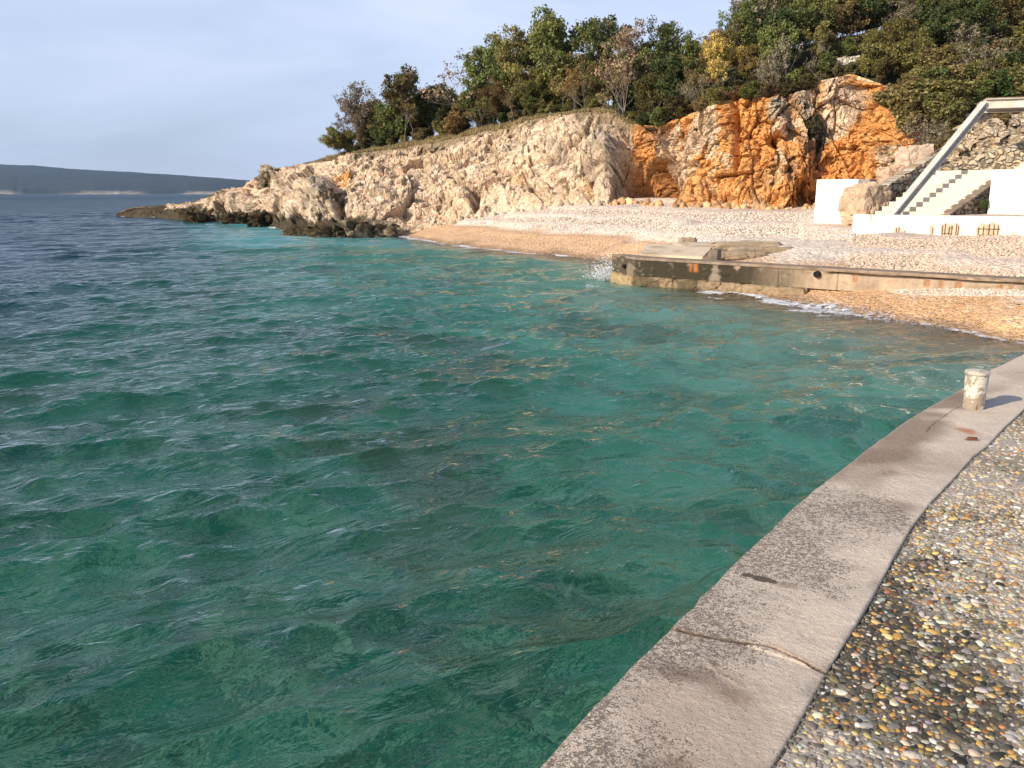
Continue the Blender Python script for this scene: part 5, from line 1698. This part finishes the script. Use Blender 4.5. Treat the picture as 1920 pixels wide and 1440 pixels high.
for i, (pts, wid, hg, kb) in enumerate([
    ([(1285, 532), (1310, 536), (1345, 541), (1380, 545), (1410, 548)], [.10, .16, .10, .07, .04], .07, 1),
    (sh_s[:18], [.12, .20, .22, .30], .05, 1.2),
    (sh_s[13:38], [.2, .40, .60, .66, .48, .15], .07, 1.3),
    (sh_s[34:], [.14, .16, .10, .14, .08], .03, 1.15),
    ([(1085, 506), (1110, 510), (1145, 512), (1175, 520)], [.1, .28, .3, .15], .03, .72),
    (sh_n[:12], [.15, .35, .3, .15], .05, 1.2),
    (sh_n[9:], [.12, .18, .14, .2, .12, .14], .03, 1.15)]):
    V, m_, nw, bod = foam_line(pts, wid, hg, 'foam', 300 + i)
    o = link('sea_foam', mesh_np('sea_foam', V, grid_faces(m_, nw), attrs={'body': bod * kb}), M_LACE)
    tag(o, kind='stuff')
q = atz(420, 414, 0)
pf = q + np.stack([rsn.normal(0, .8, 900), rsn.normal(0, .5, 900), np.abs(rsn.normal(0, .42, 900))], -1)
o = scatter('wave_splash', pf, np.abs(rsn.normal(.05, .02, (900, 3))) + .015, rsn.uniform(0, 6, 900), np.full((900, 3), .8), 1, M_FOAM, sink=0, k=23, jag=.5)
tag(o, kind='stuff')

# ------------------------------------------------------------------ trees
def rot_about(v, axis, a):
    return (Matrix.Rotation(a, 3, axis) @ v)
def tree_proto(seed, H=5.0, spread=.55, levels=3, leaf=.085, per=34, cl=.30, trunks=1, first=.28, bare=.0, wig=.22, up=.25, rad=.045, twigs=True, dense_=True):
    """returns (trunk mesh builder, leaf centres)"""
    rs = random.Random(seed)
    b = MB(); tips = []
    def branch(p, d, ln, r, lev):
        n = 6 if lev == 0 else 4
        pts, rads = [p.copy()], [r]
        q = p.copy(); dd = d.copy()
        for i in range(n):
            ax = Vector((rs.uniform(-1, 1), rs.uniform(-1, 1), rs.uniform(-1, 1))).normalized()
            dd = rot_about(dd, ax, rs.gauss(0, wig))
            dd = (dd + Vector((0, 0, up * .15))).normalized()
            q = q + dd * ln / n
            pts.append(q.copy()); rads.append(r * (1 - .62 * (i + 1) / n))
        b.tube(pts, rads, 6 if lev == 0 else (4 if lev == 1 else 3), cap=False)
        if lev >= levels:
            tips.append((pts[-1], 1.0)); tips.append((pts[n // 2 + 1], .8))
            return
        k = rs.randint(6, 8) if lev == 0 else (rs.randint(4, 5) if dense_ else rs.randint(3, 4))
        for j in range(k):
            f = first + (1 - first) * (j + rs.random()) / k if lev == 0 else .3 + .7 * (j + rs.random()) / k
            ii = min(n - 1, int(f * n)); fr2 = f * n - ii
            pp = pts[ii].lerp(pts[ii + 1], min(1, fr2))
            az = rs.uniform(0, 2 * PI)
            side = Vector((math.cos(az), math.sin(az), 0))
            nd = (dd * (1 - spread) + side * spread + Vector((0, 0, up))).normalized()
            branch(pp, nd, ln * rs.uniform(.48, .72) * (1.05 - .35 * f if lev == 0 else .9), rads[ii] * .6, lev + 1)
        branch(pts[-1], dd, ln * .42, rads[-1], lev + 1)
    for k in range(trunks):
        az = rs.uniform(0, 2 * PI); ln = .14 if trunks == 1 else .38
        d0 = Vector((math.cos(az) * ln, math.sin(az) * ln, 1)).normalized()
        branch(Vector((rs.uniform(-.1, .1) * (trunks > 1), rs.uniform(-.1, .1) * (trunks > 1), -.25)), d0, H * .62 * rs.uniform(.8 if trunks < 4 else .45, 1.05), rad * H / 5 * (1.0 if trunks == 1 else .6), 0)
    r = np.random.default_rng(seed)
    T = np.array([t[0][:] for t in tips]); Wt = np.array([t[1] for t in tips])
    keep = r.random(len(T)) > bare
    T, Wt = T[keep], Wt[keep]
    if len(T) == 0: T, Wt = np.zeros((1, 3)), np.ones(1)
    n = len(T) * per
    c = np.repeat(T, per, 0)
    off = r.normal(0, 1, (n, 3)); off /= np.linalg.norm(off, axis=1)[:, None]
    off *= (r.random((n, 1)) ** .45) * cl * np.repeat(.5 + 1.0 * r.random(len(T)), per)[:, None]
    off[:, 2] *= .85
    c = c + off
    nrm = r.normal(0, 1, (n, 3)) + np.array([0, 0, .5]) + off / cl * .6
    nrm /= np.linalg.norm(nrm, axis=1)[:, None]
    a = np.cross(nrm, r.normal(0, 1, (n, 3))); a /= np.linalg.norm(a, axis=1)[:, None]
    b2 = np.cross(nrm, a)
    s = leaf * r.uniform(.6, 1.25, (n, 1))
    V = np.stack([c - a * s, c + b2 * s * .55, c + a * s, c - b2 * s * .55], 1)
    tint = np.repeat(np.clip(np.repeat(r.normal(.45, .28, len(T)), per) + r.normal(0, .14, n), 0, 1), 4)
    Fc = np.arange(n * 4).reshape(-1, 4)
    return b, V.reshape(-1, 3), Fc, tint

PROTO = {}
def mkproto(key, **kw):
    b, V, Fc, tint = tree_proto(**kw)
    me = bpy.data.meshes.new('trunk'); me.from_pydata(b.v, [], b.f); me.update()
    me.polygons.foreach_set('use_smooth', [True] * len(me.polygons))
    pale = key.startswith('bare') or key.startswith('thin')
    me.materials.append(M_PALEBARK if pale else M_BARK)
    cm = mesh_np('crown', V, Fc, attrs={'tint': tint}, smoothed=False)
    cm.materials.append(M_LEAF)
    zmax = float(V[:, 2].max()); 
    PROTO[key] = (me, cm, zmax, float(np.percentile(np.abs(V[:, :2]), 96)))
mkproto('oak1', seed=1, H=5.5, spread=.60, per=15, cl=.27, bare=.15, wig=.28)
mkproto('oak2', seed=2, H=5.5, spread=.66, per=15, cl=.27, trunks=2, bare=.18, wig=.3)
mkproto('oak3', seed=3, H=6.0, spread=.6, per=15, cl=.27, first=.35, bare=.15, wig=.3)
mkproto('open1', seed=4, H=6.0, spread=.55, per=13, cl=.24, first=.45, bare=.15, wig=.3)
mkproto('open2', seed=5, H=5.5, spread=.62, per=13, cl=.24, trunks=2, bare=.25, wig=.3)
mkproto('dense1', seed=6, H=4.0, spread=.66, per=15, cl=.28, trunks=3, bare=.1, up=.4, first=.12)
mkproto('dense2', seed=7, H=4.0, spread=.70, per=15, cl=.27, trunks=3, bare=.1, up=.4, first=.1)
mkproto('thin1', seed=8, H=5.5, spread=.55, per=7, cl=.22, trunks=3, bare=.45, wig=.3, first=.35)
mkproto('thin2', seed=9, H=5.5, spread=.5, per=7, cl=.20, trunks=1, bare=.5, wig=.34, first=.4)
mkproto('bare1', dense_=False, seed=10, H=5, spread=.5, per=5, cl=.2, trunks=2, bare=.75, wig=.34, first=.4)
mkproto('bare2', dense_=False, seed=11, H=5, spread=.66, per=5, cl=.2, trunks=3, bare=.7, wig=.4, first=.2)
mkproto('bush1', seed=12, H=1.9, spread=.72, per=11, cl=.15, trunks=6, first=.12, leaf=.07, rad=.06, up=.7)
mkproto('bush2', seed=13, H=1.9, spread=.74, per=11, cl=.15, trunks=6, first=.12, leaf=.065, rad=.05, up=.7)
mkproto('bush3', seed=14, H=1.9, spread=.7, per=6, cl=.15, trunks=6, first=.12, leaf=.06, bare=.25, rad=.05, up=.6)

GREEN = (.105, .135, .042); DKG = (.050, .080, .028); OLIVE = (.195, .180, .060); YEL = (.42, .32, .095); RUS = (.24, .155, .06)
GREY = (.24, .21, .15); BRN = (.20, .155, .068); MID = (.145, .175, .052); PINK = (.33, .24, .16)
trng = random.Random(77)
def plant(name, key, P, h, wf, color, label, cat, group=None, rz=None):
    me, cm, zmax, rmax = PROTO[key]
    root = empty(name, tuple(P))
    root['label'] = label; root['category'] = cat
    if group: root['group'] = group
    s = h / zmax
    rz = trng.uniform(0, 2 * PI) if rz is None else rz
    root.rotation_euler = (0, 0, rz)
    root.scale = (s * wf, s * wf, s)
    a = bpy.data.objects.new('trunk' if cat == 'tree' else 'stem', me); COL.objects.link(a); a.parent = root
    c = bpy.data.objects.new('crown' if cat == 'tree' else 'foliage', cm); COL.objects.link(c); c.parent = root
    f = trng.uniform(.88, 1.14)
    f *= 1.22
    c.color = (color[0] * f, color[1] * f, color[2] * f, 1)
    return root
def by_top(px, back, topy):
    """base point on the hillside and the height that brings the top to photo row topy"""
    P = hill_at(px, back)
    _, _, t = project(P)
    y = (720 - topy) / F
    # height of a point straight above P on that pixel row
    z = CAMZ + P[1] * (-SP + y * CP) / (CP + y * SP)
    return P, max(.6, z - P[2])
T_ = [  # px, metres behind the rim, top row, kind, width factor, colour, label
 (640, 1.6, 236, 'dense1', 1.4, OLIVE, 'low rounded olive shrub-like tree at the seaward end of the wood'),
 (692, 3.0, 150, 'thin1', .75, (.16,.13,.10), 'sparse leaning tree with pale stems and few brown leaves, second from the seaward end'),
 (662, 4.2, 212, 'thin2', .9, (.15,.12,.09), 'thin nearly leafless tree behind the leftmost shrub of the wood'),
 (700, 5.0, 182, 'dense1', 1.1, BRN, 'brown-green dense tree behind the sparse leaning tree near the seaward end'),
 (690, 3.4, 212, 'dense2', 1.1, (.12,.10,.05), 'dull brown bushy tree right of the leftmost shrub of the wood'),
 (712, 2.6, 186, 'open2', 1.0, BRN, 'brownish open tree just left of the tall dark-stemmed oak'),
 (735, 3.4, 180, 'dense2', 1.0, GREEN, 'green bushy tree tucked behind the brownish open tree on the seaward slope'),
 (778, 2.0, 128, 'open1', .95, (.085,.072,.030), 'upright oak with dark forked stem whose top stands alone against the sky on the left'),
 (812, 4.0, 152, 'dense1', 1.05, DKG, 'dark green dense tree right of the upright forked oak'),
 (838, 3.0, 172, 'dense2', 1.05, (.045,.055,.028), 'dull grey-green rounded tree in the middle of the seaward wood'),
 (868, 6.0, 120, 'bare1', 1.1, PINK, 'bare whitish tree whose twigs show above the seaward wood'),
 (886, 3.4, 158, 'dense1', .95, GREEN, 'bushy green tree below the bare whitish twigs'),
 (855, 1.3, 196, 'bush3', 1.2, RUS, 'small russet shrub-like tree at the grass edge of the seaward wood'),
 (925, 1.8, 148, 'open2', 1.0, (.12,.075,.035), 'brown-leaved tree with pale forked stem at the grass edge'),
 (918, 5.0, 84, 'oak2', .9, MID, 'tall leaning green tree with a sparse crown reaching left over the seaward wood'),
 (960, 4.2, 62, 'oak1', .85, GREEN, 'tall broad green oak left of the gap of sky'),
 (985, 5.4, 50, 'oak3', .85, OLIVE, 'tall olive green oak in the highest clump of the seaward wood'),
 (1000, 1.4, 152, 'dense2', .85, (.075,.085,.022), 'small round green tree with pale stem standing alone at the rim'),
 (1052, 3.6, 12, 'oak1', .85, MID, 'tallest green oak of the seaward wood, its narrow top near the upper edge'),
 (1022, 6.0, 36, 'oak2', .8, GREEN, 'green tree just left of the tallest oak, reaching nearly as high'),
 (1100, 4.8, 22, 'open1', .85, (.085,.105,.035), 'tall light green tree with long pale branches right of the tallest oak'),
 (1075, 2.2, 130, 'thin1', .9, RUS, 'thin russet undergrowth tree under the tall light green tree'),
 (1125, 3.0, 92, 'open2', .8, (.14,.09,.035), 'brown autumn tree with many thin stems left of the crooked pale trunk'),
 (1168, 2.6, 34, 'thin1', .8, PINK, 'tall half-bare tree with pinkish leaves against the sky'),
 (1165, .2, 128, 'bare1', .6, BRN, 'crooked pale trunk rising from the rim where limestone meets orange rock'),
 (1200, 4.0, 74, 'oak1', .85, GREEN, 'green rounded tree right of the half-bare pinkish tree'),
 (1243, 5.0, 26, 'oak3', .72, DKG, 'dark tree with a flat lone crown sticking up into the sky'),
 (1215, 1.4, 128, 'dense1', .85, (.07,.065,.02), 'olive bushy tree at the head of the gully'),
 (1262, 2.6, 98, 'dense2', .9, DKG, 'dark green bushy tree under the lone flat crown'),
 (1300, 5.4, 62, 'oak1', .8, MID, 'mid green tree filling the dip of the skyline'),
 (1292, 1.8, 128, 'thin1', .9, BRN, 'brown scrubby tree with bare arching stems above the gully'),
 (1345, 4.0, 52, 'oak2', .85, RUS, 'russet-topped tree left of the big yellow tree'),
 (1352, 1.6, 62, 'oak1', .75, YEL, 'big yellow-green autumn tree above the orange cliff, brightest of all'),
 (1398, 2.4, 84, 'oak2', .75, (.17,.12,.035), 'yellow-brown tree leaning over the cliff, right beside the brightest yellow one'),
 (1385, 6.0, -8, 'oak3', .8, GREEN, 'tall green tree whose top leaves the picture, first right of the open sky'),
 (1428, 4.4, -30, 'bare1', .8, GREY, 'tall bare pale-limbed tree in front of the dark woods on the right'),
 (1440, 7.5, -40, 'oak1', .9, OLIVE, 'olive oak rising out of the picture behind the bare pale-limbed tree'),
 (1455, 3.0, 40, 'oak2', .8, MID, 'bright green tree between the bare pale-limbed tree and the double pale trunk'),
 (1478, 1.5, 60, 'bare1', .6, GREY, 'slender pale double trunk bending up from the cliff top'),
 (1500, 5.0, -30, 'oak3', .9, MID, 'green tree directly behind the slender pale double trunk'),
 (1518, 3.4, 40, 'oak1', .7, OLIVE, 'olive tree left of the small pale stone wall'),
]
for px, bk, ty, key, wf, colr, lab in T_:
    P, h = by_top(px, bk, ty)
    plant('tree', key, P, h * 1.02, wf, colr, lab, 'tree', 'trees of the wood on the headland')
# trees and bushes on the steep right slope: pixel of the base, distance, top row
S_ = [
 (1560, 118, 53.0, -10, 'oak2', 1.0, BRN, 'brown-green tree rising behind the small pale stone wall', 'tree'),
 (1600, 105, 54, -50, 'oak3', 1.0, DKG, 'very dark tall tree above the small pale stone wall', 'tree'),
 (1675, 150, 47.5, 38, 'oak2', .85, (.13,.115,.035), 'broad yellow-green bushy tree hanging over the top of the orange cliff', 'tree'),
 (1700, 160, 46.8, 70, 'dense1', 1.2, OLIVE, 'olive dense tree just right of the broad yellow-green one', 'tree'),
 (1690, 90, 52, -20, 'thin1', 1.0, GREY, 'tree with pale forked stem in the wood behind the yellow-green one', 'tree'),
 (1740, 80, 52, -30, 'oak1', 1.0, MID, 'mid green tree near the upper edge, above the olive dense tree', 'tree'),
 (1790, 90, 50, -30, 'oak2', 1.0, BRN, 'russet brown tree at the upper edge, above the bare grey patch', 'tree'),
 (1850, 80, 50, -50, 'oak3', 1.0, (.13,.085,.03), 'orange-brown tree at the upper right corner', 'tree'),
 (1905, 60, 50, -60, 'oak1', 1.0, OLIVE, 'olive green tree cut off by the right edge at the top', 'tree'),
 (1812, 112, 47, 40, 'bare2', 1.2, GREY, 'bare grey bushy tree with two pale stems on the right slope', 'tree'),
 (1850, 155, 45, 78, 'bare2', 1.2, GREY, 'wind-bent bare grey tree above the rust-coloured bank', 'tree'),
 (1760, 160, 45.5, 95, 'bush3', 1.2, BRN, 'brown scrubby bush beside the rust-coloured bank', 'bush'),
 (1800, 165, 44.5, 130, 'bush1', 1.2, (.11,.085,.03), 'yellow-brown bush directly below the rust-coloured bank', 'bush'),
 (1730, 200, 44.2, 130, 'bush1', 1.25, GREEN, 'green bush in the middle of the scrub right of the orange cliff', 'bush'),
 (1775, 215, 42.8, 150, 'bush2', 1.7, OLIVE, 'olive bush left of the top of the sloping beam', 'bush'),
 (1712, 235, 43.0, 175, 'bush3', 1.2, (.12,.075,.035), 'brown twiggy bush at the right border of the orange rock', 'bush'),
 (1765, 262, 40.8, 205, 'bush2', 1.2, (.08,.07,.025), 'olive-brown bush low behind the middle of the sloping beam', 'bush'),
 (1728, 292, 39.6, 215, 'bare2', 1.0, GREY, 'low twisted grey shrub with bent trunk on the pinkish boulder', 'bush'),
 (1760, 285, 39.8, 240, 'bush3', 1.4, BRN, 'dark twiggy bush just above the sloping beam', 'bush'),
 (1830, 195, 42.8, 150, 'bush1', 1.2, GREEN, 'leafy green bush directly above the top of the sloping beam', 'bush'),
 (1890, 190, 42.8, 130, 'bush1', 1.25, (.035,.07,.022), 'fresh green bush above the girder at the right edge', 'bush'),
 (1925, 165, 44, 100, 'bush2', 1.25, DKG, 'dark green bush cut off by the right edge above the girder', 'bush'),
 (1870, 150, 45.5, 110, 'bush2', 1.25, OLIVE, 'olive bush to the right of the wind-bent bare grey tree', 'bush'),
 (1652, 152, 46.5, 110, 'bush2', 1.0, (.10,.085,.03), 'yellowish bush on the cliff edge below the broad yellow-green tree', 'bush'),
 (1680, 190, 44.8, 140, 'bush3', 1.2, BRN, 'brown bush spilling over the top of the orange face', 'bush'),
 (1812, 338, 34.6, 316, 'bush1', 1.25, (.05,.075,.02), 'low green plant growing at the foot of the rubble wall above the stairs', 'plant'),
 (1842, 392, 31.2, 372, 'bush1', 1.1, (.05,.08,.03), 'small green plant at the corner of the white parapet', 'plant'),
 (1880, 232, 39.0, 205, 'bush3', 1.6, BRN, 'brown dry bush on the rock outcrop under the girder', 'bush'),
]
for px, py, t, ty, key, wf, colr, lab, cat in S_:
    P = atd(px, py, t)
    h = max(.35, (py - ty) * t / F)
    plant({'tree': 'tree', 'bush': 'bush', 'plant': 'plant'}[cat], key, P, h, wf, colr, lab, cat)
# shrubs rooted in the cliff and along its rim
C_ = [
 (1205, 232, 205, 'bush1', 1.2, (.035,.05,.016), 'dark green shrub on the rim at the head of the orange gully'),
 (1240, 236, 200, 'bush2', 1.4, GREEN, 'green shrub on the rim right of the gully head'),
 (1275, 222, 178, 'bush1', 1.4, (.05,.045,.018), 'olive-brown shrub on the rim above the grey ribs of rock'),
 (1312, 210, 170, 'bush3', 1.6, BRN, 'twiggy brown shrub in the notch of the cliff rim'),
 (1338, 196, 165, 'bush2', 1.2, OLIVE, 'olive shrub left of the pale rock pillar'),
 (1374, 190, 158, 'bush3', 1.2, (.13,.065,.03), 'rust-brown shrub on top of the pale rock pillar'),
 (1402, 186, 150, 'bush1', 1.1, (.09,.10,.022), 'bright green shrub on the rim right of the pale pillar'),
 (1440, 184, 155, 'bush3', 1.3, (.08,.045,.03), 'dark reddish shrub on the rim above the grey crag'),
 (1480, 178, 150, 'bush2', 1.3, (.05,.045,.02), 'dark shrub on the rim below the slender double trunk'),
 (1512, 172, 140, 'bush3', 1.4, (.06,.05,.03), 'brownish shrub at the rim left of the big pale rock face'),
 (1308, 248, 232, 'bush1', 1.0, (.04,.06,.018), 'small green tuft growing halfway up the cliff'),
 (1335, 250, 215, 'bare2', 1.0, GREY, 'bare twiggy shrub in the cleft beside the small green tuft'),
 (1255, 232, 222, 'bush3', 1.2, (.07,.08,.05), 'grey-green tuft on the ribs of rock'),
 (1522, 262, 222, 'bush2', .8, (.05,.05,.03), 'dark shrub clinging in the crack left of the big pale face'),
 (1528, 235, 210, 'bush3', .9, (.06,.06,.035), 'grey shrub above the dark one in the long crack'),
 (1578, 146, 134, 'bush3', 1.3, (.09,.085,.055), 'grey-green low shrub on top of the big pale rock face'),
 (1690, 222, 205, 'bush3', 1.0, (.06,.06,.04), 'small grey bush on the right part of the orange face'),
 (1500, 215, 190, 'bush3', 1.1, (.07,.055,.035), 'brown shrub among the grey crags of the upper cliff'),
]
for px, py, ty, key, wf, colr, lab in C_:
    P = cliff_at(px, py)
    P = P + np.array([0, .15, -.05])
    _, _, t = project(P)
    plant('bush', key, P, max(.35, (py - ty) * t / F), wf * 1.1, colr, lab, 'bush')
for px, bk, ty, key, wf, colr, lab in [
    (1232, .5, 150, 'bare1', .7, BRN, 'pale bare sapling in front of the dark trees right of the gully head'),
    (1285, .3, 150, 'bare2', .7, GREY, 'pale spreading bare shrub-tree above the grey ribs of rock'),
    (1318, .5, 128, 'bare1', .6, GREY, 'thin pale trunk just left of the brightest yellow tree'),
    (1418, .4, 96, 'bare1', .6, BRN, 'pale thin trunk just right of the yellow-brown leaning tree'),
    (1462, .3, 78, 'bare1', .55, GREY, 'pale crooked trunk standing at the rim above the grey crag'),
    (1540, 1.0, 70, 'bare1', .5, GREY, 'pale bare stem just left of the small stone wall in the woods'),
    (760, 1.4, 170, 'thin2', .7, BRN, 'thin pale-stemmed tree in front of the dark wood, left of the upright forked oak'),
    (905, 1.2, 178, 'bare1', .7, BRN, 'small bare pale-stemmed tree at the grass edge, left of the brown-leaved tree'),
    (965, 1.3, 168, 'thin2', .7, BRN, 'thin pale stem at the grass edge, left of the small round green tree'),
    (1095, 1.0, 120, 'bare1', .6, BRN, 'pale bare trunk at the grass edge below the tall light green tree')]:
    P, h = by_top(px, bk, ty)
    plant('tree', key, P, h, wf, colr, lab, 'tree', 'pale bare trunks along the edge of the wood')
# background trees that fill the wood behind the ones above
keys = ['dense1', 'dense2', 'oak1', 'oak2', 'dense1', 'oak3']
cols_ = [GREEN, DKG, OLIVE, MID, BRN, (.15, .14, .05), (.18, .15, .06)]
sky_ = ([600, 640, 700, 770, 830, 880, 930, 1000, 1030, 1080, 1150, 1210, 1260, 1300, 1345, 1380, 1400, 2100],
        [282, 215, 190, 165, 158, 150, 130, 105, 120, 90, 85, 80, 78, 82, 66, 15, -20, -60])
for i in range(140):
    px = 690 + (1970 - 690) * ((i * .618034) % 1)
    if 1012 < px < 1038: continue
    bk = trng.uniform(3.5, 9) if px < 1150 else trng.uniform(4, 26)
    if 1545 < px < 1635 and bk < 8: bk += 8
    P, h = by_top(px, bk, np.interp(px, *sky_) + trng.uniform(6, 40))
    if h > 7: h = trng.uniform(4, 7)
    if h < 1.2: continue
    plant('tree', trng.choice(keys), P, h, trng.uniform(.9, 1.15) if h > 3 else 1.3, trng.choice(cols_), 'leafy tree crowded into the shaded wood behind the front row of trees', 'tree', 'crowded trees filling the wood')
for i in range(60):
    px = 1180 + 420 * ((i * .618034 + .3) % 1)
    bk = trng.uniform(.3, 4)
    P = hill_at(px, bk)
    plant('bush', trng.choice(['bush1', 'bush2', 'bush3']), P, trng.uniform(.5, 1.0), 1.4, trng.choice([OLIVE, (.17, .135, .06), (.11, .125, .042), (.14, .12, .05), (.11, .11, .04)]), 'low scrubby bush in the undergrowth along the top of the cliff', 'bush', 'undergrowth bushes on the cliff top')
for i in range(84):
    px = 1560 + 390 * ((i * .618034 + .1) % 1); py = 70 + 190 * ((i * .754877 + .5) % 1)
    if px < 1700 and py > 140: continue
    if px < 1640: continue
    if 1765 < px < 1835 and 118 < py < 150: continue
    if px > 1790 and py > 190: continue
    t = np.interp(py, [60, 120, 160, 200, 260], [53, 49, 46.2, 44.2, 41.6]) - 0.006 * (px - 1560)
    P = atd(px, py + 20, t)
    plant('bush', trng.choice(['bush1', 'bush2', 'bush3', 'bush1']), P, trng.uniform(1.2, 2.2), 1.15, trng.choice([OLIVE, (.19, .155, .062), (.13, .13, .045), (.20, .15, .065), (.15, .14, .052)]), 'scrubby bush in the tangle covering the slope right of the orange cliff', 'bush', 'scrub on the right-hand slope')
for i in range(26):
    px = 640 + 500 * ((i * .618034 + .2) % 1)
    P = hill_at(px, trng.uniform(1.8, 3.2))
    plant('bush', trng.choice(['bush2', 'bush3', 'bush1']), P, trng.uniform(.6, 1.3), 1.3, trng.choice([OLIVE, BRN, DKG, (.05, .05, .02)]), 'small dark bush under the trees along the dry grass', 'bush', 'bushes along the dry grass strip')
for px, py, t, ty, key, wf, colr, lab in [
    (1566, 141, 47.7, 117, 'bush3', 1.2, (.14, .13, .07), 'grey-green bush under the left end of the small pale stone wall'),
    (1592, 139, 47.6, 117, 'bush2', 1.2, (.13, .125, .06), 'olive bush under the right half of the small pale stone wall'),
    (1622, 142, 47.6, 96, 'bush1', 1.0, OLIVE, 'yellow-green bush hiding the right end of the small pale stone wall'),
    (1648, 140, 47.6, 84, 'bush2', 1.1, (.17, .16, .06), 'olive bush between the small stone wall and the broad yellow-green tree'),
    (1548, 136, 48.2, 100, 'bush1', 1.1, GREEN, 'green bush left of the small pale stone wall'),
    (1585, 118, 50.5, 72, 'dense1', .9, MID, 'green bushy growth directly behind the small pale stone wall'),
    (1630, 112, 50.5, 58, 'dense2', .9, OLIVE, 'olive bushy growth behind the right end of the small pale stone wall'),
    (1555, 112, 51.0, 60, 'dense2', .9, BRN, 'brownish bushy growth behind the left end of the small pale stone wall')]:
    P = atd(px, py, t)
    plant('bush', key, P, (py - ty) * t / F, wf, colr, lab, 'bush')
# rust-coloured bank among the scrub
q = atd(1800, 143, 47)
o = rock_mesh('rock_bank', (1.5, .8, .6), 95, M_STONE, None, tuple(q), .1, (.46, .27, .12), 5, .3); tag(o, 'rust-coloured bank of bare rock among the scrub on the right slope', 'rock')

# dry grass along the rim
ngr = 52000
rg_ = np.random.default_rng(31)
gpx = rg_.uniform(600, 1190, ngr)
gi = np.clip(np.searchsorted(PH[0][:, 3], gpx), 1, len(hu) - 1)
gb = rg_.uniform(-.2, 3.6, ngr) * (1 - .5 * rg_.random(ngr) * smooth(1000, 1190, gpx))
jf = np.interp(gb, ww, np.arange(len(ww))); j0 = jf.astype(int).clip(0, len(ww) - 2); fr = (jf - j0)[:, None]
GP = H[gi, j0] * (1 - fr) + H[gi, j0 + 1] * fr
GP[:, 0] += rg_.normal(0, .12, ngr)
cl_ = fbm(GP * np.array([1.2, 1.2, 0]), 3, 32)
keepg = cl_ > -.35 + .3 * rg_.random(ngr)
GP = GP[keepg]; cl_ = cl_[keepg]; m_ = len(GP)
hgt = rg_.uniform(.10, .34, m_) * (.7 + .8 * np.clip(cl_, 0, 1))
azg = rg_.uniform(0, 2 * PI, m_); wg = .018
sidev = np.stack([np.cos(azg), np.sin(azg), 0 * azg], -1) * wg
tipv = np.stack([rg_.normal(0, .3, m_) * hgt, rg_.normal(0, .3, m_) * hgt, hgt], -1)
V = np.stack([GP - sidev, GP + sidev, GP + tipv], 1).reshape(-1, 3)
gcol_ = np.array([.34, .25, .12]) * np.exp(rg_.normal(0, .25, (m_, 1)))
gcol_ = gcol_ + (np.array([.10, .10, .04]) - gcol_) * (rg_.random((m_, 1)) < .22)
o = link('dry_grass', mesh_np('dry_grass', V, np.arange(m_ * 3).reshape(-1, 3), np.repeat(gcol_, 3, 0), smoothed=False), mat_vcol('straw', 5, (.8, 1.2), bdist=.001))
tag(o, kind='stuff')



# ------------------------------------------------------------------ air between here and the island
b = MB()
b.prism([(-6500, -60), (6500, -60), (6500, 8200), (-6500, 8200)], -8.2, 420)
hz_ = b.build('haze', None)
mh = bpy.data.materials.new('haze_air'); mh.use_nodes = True
nn = mh.node_tree
nn.nodes.remove(nn.nodes['Principled BSDF'])
pv = nn.nodes.new('ShaderNodeVolumePrincipled')
pv.inputs['Color'].default_value = (.46, .68, 1, 1)
pv.inputs['Density'].default_value = 0.000065
pv.inputs['Anisotropy'].default_value = 0.2
nn.links.new(pv.outputs[0], nn.nodes['Material Output'].inputs['Volume'])
hz_.data.materials.append(mh)
tag(hz_, kind='stuff')
hz_.display_type = 'WIRE'
